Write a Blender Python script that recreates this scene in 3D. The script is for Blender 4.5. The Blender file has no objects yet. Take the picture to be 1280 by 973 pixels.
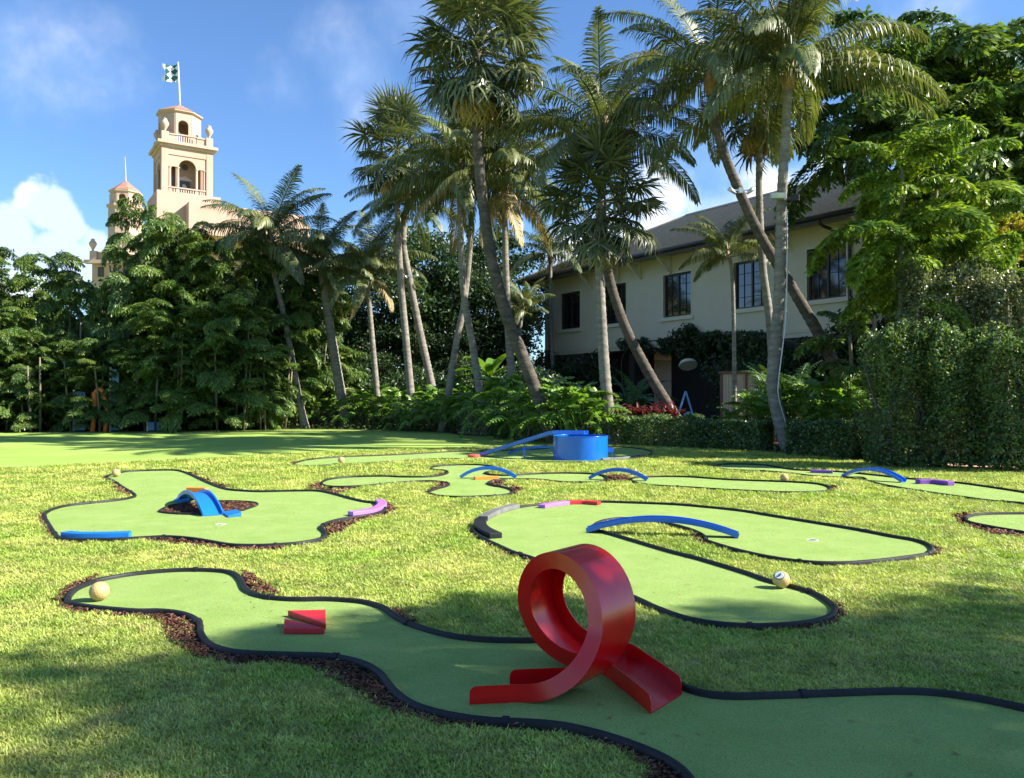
import bpy, bmesh, math, random
import numpy as np
from mathutils import Vector, Matrix
from mathutils.geometry import tessellate_polygon

# ------------------------------------------------------------------ camera, sun, sky, exposure
SC = bpy.context.scene
COL = SC.collection
F = 1000.0; HCAM = 1.6; HOR = 498.0; CX = 640.0; CY = 486.5
PITCH = math.atan((HOR - CY) / F)
cam = bpy.data.cameras.new('camera'); camo = bpy.data.objects.new('camera', cam); COL.objects.link(camo)
camo.location = (0, 0, HCAM); camo.rotation_euler = (math.pi / 2 + PITCH, 0, 0)
cam.sensor_width = 36; cam.lens = F * 36 / 1280; cam.clip_start = 0.05; cam.clip_end = 5000
SC.camera = camo
SUN_EL = 35.5; SUN_ROT = 98.0
EXPO = 1.55
SC.view_settings.view_transform = 'Standard'; SC.view_settings.look = 'None'
SC.view_settings.exposure = EXPO; SC.view_settings.gamma = 1; SC.view_settings.use_curve_mapping = False
sl = bpy.data.lights.new('sun', 'SUN'); sl.energy = 5.0; sl.angle = math.radians(0.5); sl.color = (1, 0.93, 0.80)
so = bpy.data.objects.new('sun', sl); COL.objects.link(so)
_e, _r = math.radians(SUN_EL), math.radians(SUN_ROT)
sdir = Vector((math.sin(_r) * math.cos(_e), math.cos(_r) * math.cos(_e), math.sin(_e)))
so.rotation_euler = sdir.to_track_quat('Z', 'Y').to_euler(); so.location = (20, 0, 30)
SC.cycles.max_bounces = 6; SC.cycles.transparent_max_bounces = 4
SC.cycles.diffuse_bounces = 2; SC.cycles.glossy_bounces = 2; SC.cycles.transmission_bounces = 2

def ray(u, v):
    f = Vector((0, math.cos(PITCH), math.sin(PITCH))); up = Vector((0, -math.sin(PITCH), math.cos(PITCH)))
    return f * F + Vector((1, 0, 0)) * (u - CX) + up * (CY - v)
def G(u, v, z=0.0):                    # where the photo's line of sight meets the height z
    d = ray(u, v); t = (z - HCAM) / d.z
    return Vector((d.x * t, d.y * t, z))
def P(u, v, Y):                        # the point at depth Y
    d = ray(u, v); t = Y / d.y
    return Vector((d.x * t, Y, HCAM + d.z * t))

W = bpy.data.worlds.new('World'); SC.world = W; W.use_nodes = True
def world():
    nt = W.node_tree; nt.nodes.clear(); N = nt.nodes.new; L = nt.links.new
    out = N('ShaderNodeOutputWorld'); bg = N('ShaderNodeBackground'); bg.inputs[1].default_value = 0.062
    sky = N('ShaderNodeTexSky'); sky.sky_type = 'NISHITA'; sky.sun_disc = False
    sky.sun_elevation = _e; sky.sun_rotation = _r; sky.air_density = 1.0; sky.dust_density = 0.3; sky.ozone_density = 2.0
    tint = N('ShaderNodeMix'); tint.data_type = 'RGBA'; tint.blend_type = 'MULTIPLY'; tint.inputs[0].default_value = 1
    L(sky.outputs[0], tint.inputs[6]); tint.inputs[7].default_value = SKY_TINT
    tc = N('ShaderNodeTexCoord')
    def M(op, a, b=None, clamp=False):
        m = N('ShaderNodeMath'); m.operation = op; m.use_clamp = clamp
        for i, x in enumerate((a, b)):
            if x is None: continue
            if isinstance(x, (int, float)): m.inputs[i].default_value = x
            else: L(x, m.inputs[i])
        return m.outputs[0]
    def noise(scale, detail, rough=0.55, sc3=(1, 1, 1)):
        mp = N('ShaderNodeMapping'); mp.inputs['Scale'].default_value = sc3; L(tc.outputs['Generated'], mp.inputs[0])
        n = N('ShaderNodeTexNoise'); n.inputs['Scale'].default_value = scale; n.inputs['Detail'].default_value = detail
        n.inputs['Roughness'].default_value = rough; L(mp.outputs[0], n.inputs[0]); return n.outputs[0]
    def sm(x, a, b):
        m = N('ShaderNodeMapRange'); m.interpolation_type = 'SMOOTHSTEP'; L(x, m.inputs[0])
        m.inputs[1].default_value = a; m.inputs[2].default_value = b; return m.outputs[0]
    n1 = noise(14, 7, 0.55); n2 = noise(5, 6, 0.6); n3 = noise(40, 4, 0.6)
    jag = M('ADD', M('MULTIPLY', M('SUBTRACT', n1, 0.5), 0.085), M('MULTIPLY', M('SUBTRACT', n3, 0.5), 0.02))
    def blobs(lst, amp, soft):
        acc = None
        for (u, v, r) in lst:
            d = ray(u, v).normalized()
            vm = N('ShaderNodeVectorMath'); vm.operation = 'DISTANCE'; L(tc.outputs['Generated'], vm.inputs[0]); vm.inputs[1].default_value = d
            q = M('SUBTRACT', r / 1050.0, vm.outputs['Value'])       # positive inside
            acc = q if acc is None else M('MAXIMUM', acc, q)
        q = M('ADD', acc, M('MULTIPLY', jag, amp))
        return sm(q, -soft * 0.3, soft)
    cumulus = blobs([(15, 290, 34), (-40, 312, 46), (58, 268, 31), (84, 284, 28), (66, 312, 34), (124, 312, 30), (105, 330, 34),
                     (160, 330, 26), (-120, 300, 60), (20, 330, 46), (180, 345, 36)], 0.75, 0.010)
    second = blobs([(830, 265, 60), (765, 300, 55), (895, 290, 60), (960, 260, 55), (1040, 225, 50), (720, 310, 40), (1000, 300, 60), (560, 300, 30)], 1.0, 0.045)
    wisp = blobs([(75, 60, 55), (20, 45, 50), (120, 80, 35), (445, 90, 50), (455, 130, 36), (425, 60, 40), (370, 110, 20), (520, 10, 60), (905, 210, 50), (1160, 20, 60)], 1.5, 0.10)
    wisp = M('MULTIPLY', wisp, 0.28)
    second = M('MULTIPLY', second, 0.9)
    sep = N('ShaderNodeSeparateXYZ'); L(tc.outputs['Generated'], sep.inputs[0])
    gen = M('MULTIPLY', sm(noise(2.3, 7, 0.6, (1, 1, 2.2)), 0.56, 0.74), sm(sep.outputs[2], 0.02, 0.12))
    gen = M('MULTIPLY', gen, sm(M('MULTIPLY', sep.outputs[1], -1), -0.72, -0.45))   # scattered clouds in the rest of the sky
    gen = M('MULTIPLY', gen, 0.75)
    cov = M('MAXIMUM', M('MAXIMUM', cumulus, second), M('MAXIMUM', wisp, gen), True)
    # cloud colour: bright tops, blue-grey undersides
    lit = sm(M('ADD', n1, M('MULTIPLY', M('SUBTRACT', n2, 0.5), 1.3)), 0.38, 0.66)
    cc = N('ShaderNodeMix'); cc.data_type = 'RGBA'; L(lit, cc.inputs[0])
    cc.inputs[6].default_value = (4.9, 6.2, 8.4, 1); cc.inputs[7].default_value = (9.0, 9.0, 9.2, 1)
    mx = N('ShaderNodeMix'); mx.data_type = 'RGBA'; L(cov, mx.inputs[0]); L(tint.outputs[2], mx.inputs[6]); L(cc.outputs[2], mx.inputs[7])
    L(mx.outputs[2], bg.inputs[0]); L(bg.outputs[0], out.inputs[0])
SKY_TINT = (0.74, 0.98, 1.26, 1)
world()

# ------------------------------------------------------------------ materials
def mat(name, base, rough=0.7, metal=0.0, var=0.0, vscale=6.0, var2=None, bump=0.0, bscale=60.0, coat=0.0, island=0.0,
        trans=0.0, objrand=0.0, spec=0.5, detail=4.0, stretch=(1, 1, 1), tcol=None, coords='Object', dry=None, speck=0.0):
    m = bpy.data.materials.new(name); m.use_nodes = True; nt = m.node_tree; N = nt.nodes.new; L = nt.links.new
    b = nt.nodes['Principled BSDF']; out = nt.nodes['Material Output']
    b.inputs['Roughness'].default_value = rough; b.inputs['Metallic'].default_value = metal
    b.inputs['Specular IOR Level'].default_value = spec
    b.inputs['Coat Weight'].default_value = coat; b.inputs['Coat Roughness'].default_value = 0.08
    tc = N('ShaderNodeTexCoord'); mp = N('ShaderNodeMapping'); mp.inputs['Scale'].default_value = stretch
    if coords == 'World': g0 = N('ShaderNodeNewGeometry'); L(g0.outputs['Position'], mp.inputs[0])
    else: L(tc.outputs[coords], mp.inputs[0])
    col = None
    rgb = N('ShaderNodeRGB'); rgb.outputs[0].default_value = (*base, 1); col = rgb.outputs[0]
    if var2 is not None:
        n = N('ShaderNodeTexNoise'); n.inputs['Scale'].default_value = vscale; n.inputs['Detail'].default_value = detail
        n.inputs['Roughness'].default_value = 0.65
        L(mp.outputs[0], n.inputs[0])
        mr = N('ShaderNodeMapRange'); mr.inputs[1].default_value = 0.36; mr.inputs[2].default_value = 0.66; L(n.outputs[0], mr.inputs[0])
        mx = N('ShaderNodeMix'); mx.data_type = 'RGBA'; L(mr.outputs[0], mx.inputs[0]); L(col, mx.inputs[6]); mx.inputs[7].default_value = (*var2, 1)
        col = mx.outputs[2]
    if dry is not None:          # straw coloured patches
        n = N('ShaderNodeTexNoise'); n.inputs['Scale'].default_value = 2.6; n.inputs['Detail'].default_value = 6; n.inputs['Roughness'].default_value = .7; L(mp.outputs[0], n.inputs[0])
        mr = N('ShaderNodeMapRange'); mr.inputs[1].default_value = 0.56; mr.inputs[2].default_value = 0.78; L(n.outputs[0], mr.inputs[0])
        mx = N('ShaderNodeMix'); mx.data_type = 'RGBA'; L(mr.outputs[0], mx.inputs[0]); L(col, mx.inputs[6]); mx.inputs[7].default_value = (*dry, 1); col = mx.outputs[2]
    def scaleby(src, amt, col):
        mr = N('ShaderNodeMapRange'); L(src, mr.inputs[0]); mr.inputs[3].default_value = 1 - amt; mr.inputs[4].default_value = 1 + amt
        vm = N('ShaderNodeVectorMath'); vm.operation = 'SCALE'; L(col, vm.inputs[0]); L(mr.outputs[0], vm.inputs['Scale']); return vm.outputs[0]
    if var:
        n = N('ShaderNodeTexNoise'); n.inputs['Scale'].default_value = vscale * 2.7; n.inputs['Detail'].default_value = 5; L(mp.outputs[0], n.inputs[0])
        col = scaleby(n.outputs[0], var, col)
    if island:
        g = N('ShaderNodeNewGeometry'); col = scaleby(g.outputs['Random Per Island'], island, col)
    if speck:
        n = N('ShaderNodeTexNoise'); n.inputs['Scale'].default_value = 190; n.inputs['Detail'].default_value = 2; L(mp.outputs[0], n.inputs[0])
        mr = N('ShaderNodeMapRange'); mr.inputs[1].default_value = .3; mr.inputs[2].default_value = .7; L(n.outputs[0], mr.inputs[0]); col = scaleby(mr.outputs[0], speck, col)
    if objrand:
        oi = N('ShaderNodeObjectInfo'); col = scaleby(oi.outputs['Random'], objrand, col)
    L(col, b.inputs['Base Color'])
    if bump:
        n = N('ShaderNodeTexNoise'); n.inputs['Scale'].default_value = bscale; n.inputs['Detail'].default_value = 3; L(mp.outputs[0], n.inputs[0])
        bp = N('ShaderNodeBump'); bp.inputs['Strength'].default_value = bump; bp.inputs['Distance'].default_value = 0.02
        L(n.outputs[0], bp.inputs['Height']); L(bp.outputs[0], b.inputs['Normal'])
    if trans:
        t = N('ShaderNodeBsdfTranslucent'); ms = N('ShaderNodeMixShader'); ms.inputs[0].default_value = trans
        vm = N('ShaderNodeVectorMath'); vm.operation = 'MULTIPLY'; L(col, vm.inputs[0]); vm.inputs[1].default_value = tcol or (1.5, 1.5, 0.6)
        L(vm.outputs[0], t.inputs[0]); L(b.outputs[0], ms.inputs[1]); L(t.outputs[0], ms.inputs[2]); L(ms.outputs[0], out.inputs[0])
    return m
MT = {}
def leafmat(key, a, b2, rough=0.42, trans=0.28, island=0.45, vscale=0.8, objrand=0.12):
    MT[key] = mat(key, a, rough=rough, var2=b2, vscale=vscale, island=island, trans=trans, objrand=objrand)
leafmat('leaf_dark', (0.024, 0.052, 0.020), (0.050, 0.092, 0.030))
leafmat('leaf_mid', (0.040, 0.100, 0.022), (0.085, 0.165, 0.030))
leafmat('leaf_bright', (0.085, 0.190, 0.022), (0.170, 0.300, 0.035))
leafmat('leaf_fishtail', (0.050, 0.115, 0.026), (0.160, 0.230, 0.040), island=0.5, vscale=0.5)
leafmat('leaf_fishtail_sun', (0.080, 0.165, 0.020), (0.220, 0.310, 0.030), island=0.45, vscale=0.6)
leafmat('leaf_coconut', (0.065, 0.105, 0.034), (0.195, 0.205, 0.075), rough=0.45, island=0.35, trans=0.22)
leafmat('leaf_dry', (0.30, 0.22, 0.09), (0.42, 0.33, 0.16), rough=0.6, island=0.3, trans=0.2)
leafmat('leaf_fan', (0.055, 0.085, 0.036), (0.140, 0.155, 0.075), rough=0.35, island=0.35, trans=0.18)
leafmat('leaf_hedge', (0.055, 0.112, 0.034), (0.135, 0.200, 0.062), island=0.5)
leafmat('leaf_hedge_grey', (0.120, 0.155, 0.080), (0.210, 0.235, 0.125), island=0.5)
leafmat('leaf_philodendron', (0.100, 0.215, 0.035), (0.230, 0.360, 0.070), rough=0.3, island=0.3, trans=.38)
leafmat('leaf_yellow', (0.26, 0.30, 0.03), (0.36, 0.24, 0.05), island=0.5)
leafmat('leaf_red', (0.13, 0.020, 0.030), (0.06, 0.022, 0.025), island=0.5)
MT['grass'] = mat('grass_blade', (0.270, 0.390, 0.055), rough=0.5, var2=(0.500, 0.530, 0.150), vscale=0.9, var=0.30, trans=0.30, objrand=0.30, coords='World', dry=(0.52, 0.42, 0.20), island=0.25, tcol=(1.3, 1.3, 0.5))
MT['lawn'] = mat('lawn_ground', (0.20, 0.28, 0.045), rough=0.9, var2=(0.32, 0.34, 0.10), vscale=3.0, var=0.45, bump=0.9, bscale=45, spec=0.1)
MT['fine_lawn'] = mat('fine_lawn', (0.230, 0.350, 0.065), rough=0.9, var2=(0.29, 0.40, 0.095), vscale=0.35, var=0.15, bump=0.4, bscale=30, spec=0.1)
MT['soil'] = mat('soil', (0.060, 0.040, 0.025), rough=0.95, var2=(0.11, 0.08, 0.05), vscale=3, var=0.4, bump=0.8, bscale=20, spec=0.1)
MT['mulch_bed'] = mat('mulch_bed', (0.045, 0.020, 0.013), rough=0.95, var2=(0.09, 0.042, 0.028), vscale=30, var=0.5, bump=1.0, bscale=80, spec=0.1)
MT['mulch'] = mat('mulch_chip', (0.085, 0.034, 0.020), rough=0.85, island=0.75, var2=(0.17, 0.085, 0.055), vscale=3, spec=0.2)
MT['litter'] = mat('dry_leaf', (0.30, 0.20, 0.08), rough=.8, island=.7, var2=(.16, .14, .05), vscale=5)
MT['turf'] = mat('turf', (0.238, 0.355, 0.092), rough=0.95, var2=(0.280, 0.390, 0.118), vscale=1.6, var=0.12, speck=0.30, bump=0.55, bscale=420, spec=0.1, coords='Object')
MT['edging'] = mat('black_rubber', (0.010, 0.011, 0.013), rough=0.55, var2=(0.018, 0.019, 0.021), vscale=5, bump=0.15, bscale=30, spec=0.25)
MT['edging_grey'] = mat('grey_rubber', (0.10, 0.10, 0.105), rough=0.7, var2=(0.17, 0.17, 0.17), vscale=5, bump=0.25, bscale=80)
def paint(key, base, rough=0.3, coat=0.35, dark=0.85):
    MT[key] = mat(key, base, rough=rough, var2=tuple(c * dark for c in base), vscale=2.0, coat=coat, bump=0.03, bscale=14)
paint('red_paint', (0.600, 0.004, 0.006), rough=0.27, coat=0.16)
paint('red_foam', (0.560, 0.020, 0.030), rough=0.5, coat=0.0)
paint('coral', (0.75, 0.10, 0.07), rough=0.5, coat=0)
paint('blue_paint', (0.004, 0.135, 0.640), rough=0.25, coat=0.4)
paint('blue_foam', (0.006, 0.170, 0.640), rough=0.45, coat=0.1)
paint('orange_foam', (0.85, 0.24, 0.03), rough=0.5, coat=0)
paint('purple_foam', (0.42, 0.16, 0.66), rough=0.5, coat=0)
paint('violet_foam', (0.20, 0.06, 0.40), rough=0.5, coat=0)
MT['ball'] = mat('tan_wood', (0.52, 0.37, 0.15), rough=0.55, var2=(0.40, 0.27, 0.11), vscale=9, var=0.15)
MT['white'] = mat('white', (0.80, 0.80, 0.78), rough=0.5, var=0.05)
MT['black'] = mat('black', (0.012, 0.012, 0.013), rough=0.5)
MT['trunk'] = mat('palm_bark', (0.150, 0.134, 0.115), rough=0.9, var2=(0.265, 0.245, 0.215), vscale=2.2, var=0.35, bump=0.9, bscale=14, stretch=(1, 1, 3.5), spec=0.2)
MT['trunk_dark'] = mat('dark_bark', (0.060, 0.050, 0.042), rough=0.9, var2=(0.125, 0.108, 0.092), vscale=2.5, var=0.4, bump=0.9, bscale=14, stretch=(1, 1, 3), spec=0.2)  # dark stems; on the arching palm the colour also carries its backlit shade
MT['trunk_cane'] = mat('cane_bark', (0.17, 0.155, 0.105), rough=0.8, var2=(0.15, 0.14, 0.09), vscale=2, var=0.3, spec=0.2)
MT['crownshaft'] = mat('crown_fibre', (0.33, 0.20, 0.10), rough=0.8, var2=(0.18, 0.11, 0.06), vscale=6, var=0.4, bump=0.8, bscale=25)
MT['petiole'] = mat('petiole', (0.22, 0.25, 0.06), rough=0.5, var2=(0.32, 0.27, 0.09), vscale=2)
MT['stucco'] = mat('stucco', (0.60, 0.55, 0.44), rough=0.9, var2=(0.64, 0.595, 0.48), vscale=0.7, var=0.06, bump=0.25, bscale=60, spec=0.2)
MT['trim'] = mat('cream_trim', (0.66, 0.62, 0.50), rough=0.7, var=0.06)
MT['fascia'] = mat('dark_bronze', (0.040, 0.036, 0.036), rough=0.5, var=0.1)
MT['soffit'] = mat('soffit', (0.46, 0.41, 0.31), rough=0.8, var=0.08)
MT['glass'] = mat('window_glass', (0.012, 0.014, 0.018), rough=0.05, spec=1.0)
MT['shingle'] = mat('roof_shingles', (0.31, 0.265, 0.225), rough=0.95, var2=(0.44, 0.385, 0.335), vscale=9, var=0.3, bump=0.7, bscale=30, stretch=(1, 1, 3), spec=0.15, detail=6)
MT['hotel'] = mat('hotel_stucco', (0.42, 0.29, 0.235), rough=0.9, var2=(0.48, 0.345, 0.285), vscale=0.12, var=0.08, spec=0.1)
MT['hotel_trim'] = mat('hotel_trim', (0.50, 0.375, 0.31), rough=0.9, var2=(0.44, 0.32, 0.25), vscale=0.3, spec=0.1)
MT['hotel_dark'] = mat('hotel_recess', (0.32, 0.22, 0.16), rough=0.9, spec=0.1)
MT['tile_roof'] = mat('red_tiles', (0.28, 0.12, 0.09), rough=0.85, var2=(0.38, 0.19, 0.14), vscale=1.2, var=0.25)
MT['flag_green'] = mat('flag_green', (0.012, 0.085, 0.080), rough=0.8)
MT['flag_white'] = mat('flag_white', (0.70, 0.74, 0.78), rough=0.8)
MT['wood_beige'] = mat('beige_boards', (0.50, 0.40, 0.28), rough=0.7, var=0.15, vscale=3)
MT['wood_brown'] = mat('brown_wood', (0.15, 0.062, 0.038), rough=0.6, var=0.2)
MT['metal'] = mat('galvanised', (0.55, 0.56, 0.57), rough=0.4, metal=0.6)
MT['lens'] = mat('lamp_lens', (0.60, 0.62, 0.40), rough=0.2)
MT['pale_blue'] = mat('pale_blue_paint', (0.20, 0.42, 0.72), rough=0.4)
MT['terracotta'] = mat('terracotta_paving', (0.55, 0.33, 0.23), rough=0.9, var=0.15, vscale=2)
MT['teal'] = mat('teal_mesh', (0.02, 0.25, 0.22), rough=0.6)
MT['asphalt'] = mat('porch_floor', (0.16, 0.13, 0.11), rough=0.9, var=0.2)

# ------------------------------------------------------------------ mesh helpers
class MB:
    """collects verts and faces of one mesh"""
    def __init__(s): s.v = []; s.f = []
    def add(s, V, Fs):
        o = len(s.v); s.v += [tuple(p) for p in V]; s.f += [tuple(i + o for i in f) for f in Fs]; return s
    def box(s, x0, x1, y0, y1, z0, z1, M=None):
        V = [Vector((x, y, z)) for z in (z0, z1) for y in (y0, y1) for x in (x0, x1)]
        if M is not None: V = [M @ p for p in V]
        return s.add(V, [(0, 2, 3, 1), (4, 5, 7, 6), (0, 1, 5, 4), (2, 6, 7, 3), (0, 4, 6, 2), (1, 3, 7, 5)])
    def bar(s, a, b, w, h=None):
        a, b = Vector(a), Vector(b); h = h or w; d = (b - a); n = d.length; q = d.to_track_quat('Z', 'Y').to_matrix().to_4x4()
        return s.box(-w / 2, w / 2, -h / 2, h / 2, 0, n, Matrix.Translation(a) @ q)
    def tube(s, pts, rad, n=8, caps=True):
        pts = [Vector(p) for p in pts]; o = len(s.v); m = len(pts)
        if not hasattr(rad, '__len__'): rad = [rad] * m
        ref = Vector((0.31, 0.17, 0.93)) if abs((pts[-1] - pts[0]).normalized().z) < 0.8 else Vector((0, 1, 0.05))
        for i, p in enumerate(pts):
            t = (pts[min(i + 1, m - 1)] - pts[max(i - 1, 0)]).normalized()
            a = t.cross(ref).normalized(); b = t.cross(a)
            for k in range(n):
                q = 2 * math.pi * k / n; s.v.append(tuple(p + (a * math.cos(q) + b * math.sin(q)) * rad[i]))
        for i in range(m - 1):
            for k in range(n):
                k2 = (k + 1) % n; s.f.append((o + i * n + k, o + i * n + k2, o + (i + 1) * n + k2, o + (i + 1) * n + k))
        if caps: s.f.append(tuple(o + k for k in range(n))[::-1]); s.f.append(tuple(o + (m - 1) * n + k for k in range(n)))
        return s
    def lathe(s, prof, n=16, c=(0, 0, 0), cap=True):
        o = len(s.v); m = len(prof)
        for r, z in prof:
            for k in range(n):
                q = 2 * math.pi * k / n; s.v.append((c[0] + r * math.cos(q), c[1] + r * math.sin(q), c[2] + z))
        for i in range(m - 1):
            for k in range(n):
                k2 = (k + 1) % n; s.f.append((o + i * n + k, o + i * n + k2, o + (i + 1) * n + k2, o + (i + 1) * n + k))
        if cap: s.f.append(tuple(o + k for k in range(n))[::-1]); s.f.append(tuple(o + (m - 1) * n + k for k in range(n)))
        return s
    def prism(s, poly, z0, z1, M=None):
        n = len(poly); V = [Vector((p[0], p[1], z0)) for p in poly] + [Vector((p[0], p[1], z1)) for p in poly]
        if M is not None: V = [M @ p for p in V]
        return s.add(V, [tuple(range(n))[::-1], tuple(range(n, 2 * n))] + [(i, (i + 1) % n, n + (i + 1) % n, n + i) for i in range(n)])
    def build(s, name, m=None, parent=None, smooth=False, bevel=0, loc=None, auto=False):
        me = bpy.data.meshes.new(name); me.from_pydata(s.v, [], s.f)
        return link(name, me, m, parent, smooth, bevel, auto)
def link(name, me, m=None, parent=None, smooth=False, bevel=0, auto=False):
    if m is not None and not len(me.materials): me.materials.append(MT[m] if isinstance(m, str) else m)
    if smooth or auto: me.shade_smooth()
    if auto:
        try: me.set_sharp_from_angle(angle=math.radians(38))
        except Exception: pass
    o = bpy.data.objects.new(name, me); COL.objects.link(o)
    if parent is not None: o.parent = parent
    if bevel:
        b = o.modifiers.new('bevel', 'BEVEL'); b.width = bevel; b.segments = 2; b.limit_method = 'ANGLE'
    return o
def npmesh(name, V, Fq, m):
    """mesh from an (N,3) vertex array and an (M,k) face array"""
    V = np.asarray(V, np.float32); Fq = np.asarray(Fq, np.int32); k = Fq.shape[1]
    me = bpy.data.meshes.new(name); me.vertices.add(len(V)); me.vertices.foreach_set('co', V.ravel())
    me.loops.add(Fq.size); me.loops.foreach_set('vertex_index', Fq.ravel())
    me.polygons.add(len(Fq)); me.polygons.foreach_set('loop_start', np.arange(len(Fq), dtype=np.int32) * k)
    me.update(calc_edges=True); me.validate()
    me.materials.append(MT[m]); return me
def tag(o, label=None, cat=None, group=None, kind=None):
    if label: o['label'] = label
    if cat: o['category'] = cat
    if group: o['group'] = group
    if kind: o['kind'] = kind
    return o
def empty(name, loc=(0, 0, 0), rz=0, label=None, cat=None, group=None):
    o = bpy.data.objects.new(name, None); o.empty_display_size = 0.3; COL.objects.link(o); o.location = loc; o.rotation_euler = (0, 0, rz)
    return tag(o, label, cat, group)
def inst(name, me, parent, loc=(0, 0, 0), rot=(0, 0, 0), sc=1.0):
    o = bpy.data.objects.new(name, me); COL.objects.link(o); o.parent = parent; o.location = loc; o.rotation_euler = rot
    o.scale = (sc, sc, sc) if not hasattr(sc, '__len__') else sc
    return o
def catmull(pts, closed=False, step=None, n=8):
    pts = [Vector(p) for p in pts]; m = len(pts); out = []
    for i in range(m if closed else m - 1):
        if closed: p0, p1, p2, p3 = (pts[(i + k) % m] for k in (-1, 0, 1, 2))
        else: p0, p1, p2, p3 = pts[max(i - 1, 0)], pts[i], pts[i + 1], pts[min(i + 2, m - 1)]
        for k in range(n):
            t = k / n; out.append(0.5 * ((2 * p1) + (p2 - p0) * t + (2 * p0 - 5 * p1 + 4 * p2 - p3) * t * t + (3 * p1 - p0 - 3 * p2 + p3) * t ** 3))
    if not closed: out.append(pts[-1])
    if step:
        src = out + [out[0]] if closed else out
        L = [0]
        for a, b in zip(src, src[1:]): L.append(L[-1] + (b - a).length)
        cnt = max(2, int(round(L[-1] / step))); res = []; j = 0
        for k in range(cnt if closed else cnt + 1):
            t = L[-1] * k / cnt
            while j < len(L) - 2 and L[j + 1] < t: j += 1
            f = (t - L[j]) / max(1e-9, L[j + 1] - L[j]); res.append(src[j].lerp(src[j + 1], min(1, f)))
        out = res
    return out
# ------------------------------------------------------------------ ground
R = random.Random(7); NR = np.random.default_rng(7)
def sheet(name, poly, z, m, parent=None):
    me = bpy.data.meshes.new(name); n = len(poly)
    vs = [Vector((p[0], p[1], 0)) for p in poly]
    me.from_pydata([(p.x, p.y, z) for p in vs], [], [t for t in tessellate_polygon([vs])]); me.update()
    if len(me.polygons) and me.polygons[0].normal.z < 0: me.flip_normals()
    for p in me.polygons:
        if p.normal.z < 0: p.flip()
    return link(name, me, m, parent)
g = MB(); g.add([(-2500, -300, 0), (2500, -300, 0), (2500, 3500, 0), (-2500, 3500, 0)], [(0, 1, 2, 3)])
tag(g.build('lawn', 'lawn'), kind='structure')
def gp(*uv): return [G(u, v) for u, v in uv]
fl_near = catmull(gp((-260, 594), (0, 587), (120, 581), (240, 575.5), (330, 570), (440, 565.5), (560, 561.5), (680, 558), (760, 557.5)), n=6)
fl_far = catmull(gp((760, 556.5), (690, 552), (640, 548), (590, 543), (540, 541), (420, 538), (300, 538), (0, 541), (-260, 545)), n=6)
tag(sheet('mown_green', fl_near + fl_far, 0.004, 'fine_lawn'), kind='structure')
bed_edge = gp((-420, 545), (0, 541), (300, 537), (420, 537), (540, 540), (590, 543), (640, 548), (690, 552.5), (760, 557), (850, 561), (940, 566), (1000, 570), (1060, 577), (1120, 583), (1200, 586), (1280, 590), (1500, 604))
tag(sheet('planting_bed', [Vector(p) for p in bed_edge] + [Vector((40, 12, 0)), Vector((60, 75, 0)), Vector((-60, 75, 0))], 0.008, 'soil'), kind='structure')
tag(sheet('terracotta_path', [Vector(p) for p in gp((1150, 583.5), (1300, 588), (1340, 574), (1150, 572))], 0.014, 'terracotta'), kind='structure')

# ------------------------------------------------------------------ the mini golf greens: centre lines of the black edging, seen 2.5 cm above ground
Hole = {}
Hole['A'] = [(84,750),(94,738),(110,731),(122,726.5),(163,719),(210,714.5),(247,713.5),(279,715),(294,719),(302,727),(307,737),(319,744),(341,748.5),(372,750.5),(404,750),(435,751.5),(460,754.5),(480,761),(492,770),(510,780),(540,790),(570,797),(610,801),(661,802),(705,800),(745,804),(780,813),(815,832),(846,855),(870,866),(905,871.5),(960,871),(1050,867.5),(1130,865.5),(1180,868.5),(1230,876),(1280,887),(1350,905),(1430,950),(1430,1050),(1250,1130),(1050,1150),(930,1090),(885,1020),(868,985),(850,963),(822,946),(780,929),(740,917),(700,908.5),(660,905),(613,903),(577,898.5),(541,891),(513,881),(495,868),(484,855),(473,842),(451,830),(415,822),(380,820.5),(361,820),(310,818),(285,815),(266,809),(256,801),(250.5,790),(250,782),(242,774),(226,768),(200,765),(169,765),(122,761),(100,758),(88,755.5)]
Hole['B'] = [(132.4,596.4),(151.7,590.9),(176,588.9),(202.5,588.2),(222,588.6),(235,592.3),(253,600.5),(269.5,607.6),(283.8,612),(296,613.5),(320.6,614.9),(341,614.7),(371.4,614.1),(395.8,614.1),(410,616.2),(426,620.2),(442.5,624.7),(458.7,628.1),(471,629.4),(479,632),(480.5,637.9),(471,642.3),(458.8,645),(442.5,647.2),(426.2,650),(410,654.1),(402.5,658.2),(401.5,661.3),(406.5,666.3),(404.9,672),(393.7,676.5),(373.4,679.9),(357,681.3),(330.8,682.8),(300.3,682.8),(283.8,681.5),(263.4,678),(243,674.6),(222.8,672.6),(202.5,672),(166,674),(141.6,675.2),(101,675.6),(78,674.5),(70.5,670),(64.4,661.4),(58.3,651.3),(55.2,645.2),(58.3,641),(66.4,637),(84.7,632.6),(117.2,628.9),(141.6,626.5),(161.9,623.2),(169,620),(163.9,615.7),(153.7,609.6),(141.6,601.5)]
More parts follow.
